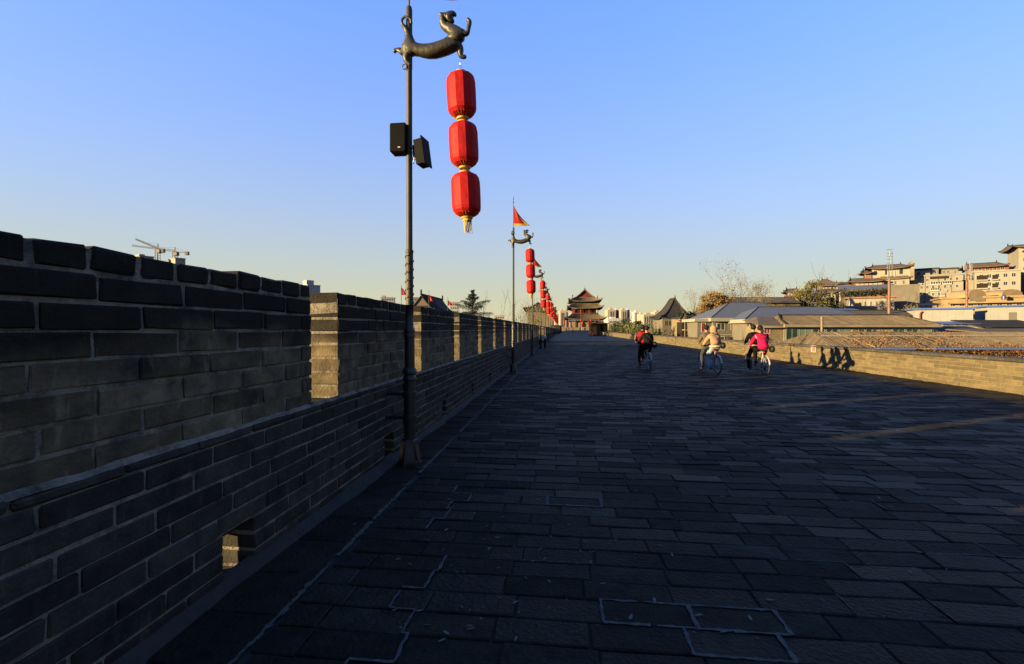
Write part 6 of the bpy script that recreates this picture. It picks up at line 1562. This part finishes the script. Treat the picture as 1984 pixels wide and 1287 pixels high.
t_ = far_block('cream building with a grey side under the smaller crane', 327, 350, 500.5, 300, M_haze1, 3, 4)
far_block('low grey building behind the pinkish bare tree', 958, 978, 612, 420, M_haze2, 3, 4)
M_crane = mat('crane_paint', (0.085, 0.078, 0.062), .6, var=.15)
def crane(label, px, D, ytop, yj, ja, jl, cl, raise_):
    x = fx(px, D); t = base('tower_crane', label, 'tower crane', x, D, -12); s = D/FPX
    mb = MB(); w = 1.0; zt = fz(yj, D)
    for sx in (-w, w):
        for sy in (-w, w): mb.tube([(x+sx,D+sy,-12),(x+sx,D+sy,zt)], .22, 4)
    n = 40
    for i in range(n):
        za, zb = -12+(zt+12)*i/n, -12+(zt+12)*(i+1)/n; mb.tube([(x-w,D-w,za),(x+w,D-w,zb)], .14, 4); mb.tube([(x+w,D+w,za),(x-w,D+w,zb)], .14, 4)
    mb.build('mast', M_crane, t)
    mb = MB(); mb.cbox(x-.2, x+2.4, D-1.4, D+1.4, zt-3, zt-.4, .2); mb.build('cab', mat('crane_cab', (.07,.045,.03), .6), t)
    mb = MB(); mb.tube([(x-.8,D,zt),(x,D,fz(ytop,D))], .3, 5); mb.tube([(x+.8,D,zt),(x,D,fz(ytop,D))], .3, 5); mb.build('tower_head', M_crane, t)
    dirv = Vector((math.cos(ja), math.sin(ja)*.4, 0)).normalized()
    e = Vector((x,D,zt)) + dirv*jl + Vector((0,0,raise_)); b = Vector((x,D,zt)) - dirv*cl - Vector((0,0,raise_*cl/jl*.6))
    mb = MB()
    for o in (Vector((0,.6,0)), Vector((0,-.6,0)), Vector((0,0,1.3))): mb.tube([Vector((x,D,zt))+o, e+o*.4], .17, 4)
    for i in range(24):
        p = Vector((x,D,zt)).lerp(e, i/24); q = Vector((x,D,zt)).lerp(e, (i+1)/24); mb.tube([p+Vector((0,.6,0)), q+Vector((0,0,1.2))], .10, 4)
    mb.build('jib', M_crane, t)
    mb = MB(); mb.tube([Vector((x,D,zt)), b], .3, 5); mb.build('counter_jib', M_crane, t)
    mb = MB(); mb.cbox(b.x-1.2, b.x+1.2, b.y-1, b.y+1, b.z-1.8, b.z+.8, .1); mb.build('counterweight', M_conc, t)
    mb = MB(); tp = Vector((x,D,fz(ytop,D)))
    mb.tube([tp, Vector((x,D,zt)).lerp(e,.7)], .06, 4); mb.tube([tp, b], .06, 4); mb.build('tie_cables', M_steel, t)
crane('larger tower crane with a steeply raised jib above the left battlements', 306, 320, 472, 482.5, math.pi, 15.5, 3.6, 6.4)
crane('smaller tower crane with a level jib right of the raised one', 339.5, 340, 479.5, 488, math.pi, 32, 9, 4.2)

# ------------------------------------------------------------------ distant skyline
random.seed(83)
M_strip = mat('far_window_strip', (0.055, 0.06, 0.068), .5, var=.1)
def sky_tower(label, px0, px1, py0, D, wm, strips, top=None, grp=None):
    x0, x1 = fx(px0,D), fx(px1,D); t = base('high_rise', label, 'high-rise', (x0+x1)/2, D+10, -12, grp)
    mb = MB(); mb.box(x0, x1, D, D+22, -12, fz(py0,D)); mb.build('wall', wm, t)
    for a, b in strips:
        mb = MB(); mb.box(x0+(x1-x0)*a, x0+(x1-x0)*b, D-.5, D-.02, -12, fz(py0,D)-3); mb.build('window_strip', M_strip, t)
    mb = MB(); mb.box(x0+(x1-x0)*.3, x0+(x1-x0)*.65, D+3, D+14, fz(py0,D)+.01, fz(py0-3,D)); mb.build('roof_room', wm, t)
    return t
G = 'distant high-rises on the skyline'
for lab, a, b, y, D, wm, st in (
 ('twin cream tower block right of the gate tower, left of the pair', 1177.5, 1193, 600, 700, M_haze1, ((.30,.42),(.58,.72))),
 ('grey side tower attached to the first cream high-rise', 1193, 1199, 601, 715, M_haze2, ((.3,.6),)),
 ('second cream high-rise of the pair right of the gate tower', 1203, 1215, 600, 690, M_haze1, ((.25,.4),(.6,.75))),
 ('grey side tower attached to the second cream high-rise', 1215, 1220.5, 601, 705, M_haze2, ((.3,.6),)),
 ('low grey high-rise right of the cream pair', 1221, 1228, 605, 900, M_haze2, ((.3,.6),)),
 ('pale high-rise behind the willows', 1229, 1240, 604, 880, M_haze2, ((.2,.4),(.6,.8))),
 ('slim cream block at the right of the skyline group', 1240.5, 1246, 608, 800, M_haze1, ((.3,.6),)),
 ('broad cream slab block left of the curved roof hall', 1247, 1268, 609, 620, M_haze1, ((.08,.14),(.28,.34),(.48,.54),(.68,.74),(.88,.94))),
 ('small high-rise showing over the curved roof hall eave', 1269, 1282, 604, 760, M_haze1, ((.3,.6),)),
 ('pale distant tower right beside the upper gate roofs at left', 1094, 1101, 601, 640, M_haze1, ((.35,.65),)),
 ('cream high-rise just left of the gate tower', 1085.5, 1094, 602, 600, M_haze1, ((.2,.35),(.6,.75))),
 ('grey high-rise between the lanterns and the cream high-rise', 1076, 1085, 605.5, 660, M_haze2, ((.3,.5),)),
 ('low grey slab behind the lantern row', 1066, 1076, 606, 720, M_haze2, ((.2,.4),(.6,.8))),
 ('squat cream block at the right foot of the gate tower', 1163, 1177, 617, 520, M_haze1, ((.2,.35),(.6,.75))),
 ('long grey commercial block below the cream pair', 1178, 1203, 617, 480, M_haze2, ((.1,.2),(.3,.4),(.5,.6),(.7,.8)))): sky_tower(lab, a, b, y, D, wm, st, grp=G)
wd = base('white_dome_shed', 'low white vaulted roof between the kiosk and the willows', 'shed', fx(1192,300), 300, -12)
mb = MB(); D=300; x0,x1=fx(1180,D),fx(1201,D); mb.prism([((x0+x1)/2-(x1-x0)/2*math.cos(q*math.pi/12), fz(629,D)+(fz(625,D)-fz(629,D))*math.sin(q*math.pi/12)) for q in range(13)], D, D+20); mb.build('roof', M_whitew, wd)
mb = MB(); mb.box(x0+.2, x1-.2, D+.2, D+19, -12, fz(629,D)-.02); mb.build('wall', M_greyw, wd)
# ------------------------------------------------------------------ fallen leaves on the paving
random.seed(97)
M_fleaf = mat('fallen_leaf', (0.06, 0.048, 0.014), .8, col2=(.03,.02,.008), scale=30, tintvar=.5)
M_fleafp = mat('fallen_leaf_pale', (0.07, 0.07, 0.058), .8, var=.2)
def leaf_mesh(k):
    mb = MB(); n = 8; L, Wd = .034, .011; vs = []
    for i in range(n+1):
        t = i/n; w = Wd*math.sin(math.pi*t)**.8; z = .004 + .006*math.sin(t*3+k)
        vs += [(-L+2*L*t, -w, z+.003), (-L+2*L*t, 0, z), (-L+2*L*t, w, z+.004)]
    mb.add(vs, [(i*3+j, i*3+j+1, (i+1)*3+j+1, (i+1)*3+j) for i in range(n) for j in range(2)]); return mb
protos = []
for k in range(4): protos.append(leaf_mesh(k).build('fallen_leaf', M_fleaf if k % 2 == 0 else M_fleafp))
cnt = 0
for i in range(150):
    if i < 95: px, py = random.gauss(1010, 130), ru(860, 1250)
    else: px, py = ru(760, 1900), ru(820, 1250)
    if i % 7 == 0: py = ru(800, 900)
    D = CAM_H*FPX/(py-HOR); p = to_world(fx(px, D), D)
    if p.x < -1.8 or p.x > 10: continue
    o = protos[cnt] if cnt < 4 else protos[cnt % 4].copy()
    if cnt >= 4: C.objects.link(o)
    s_ = ru(.3, .85); o.location = (p.x, p.y, .006); o.rotation_euler = (0, 0, ru(0, 6.28)); o.scale = (s_, s_, s_); cnt += 1
    tag(o, 'small dry leaf lying on the dark paving', 'leaf', 'fallen leaves on the paving', 'thing')
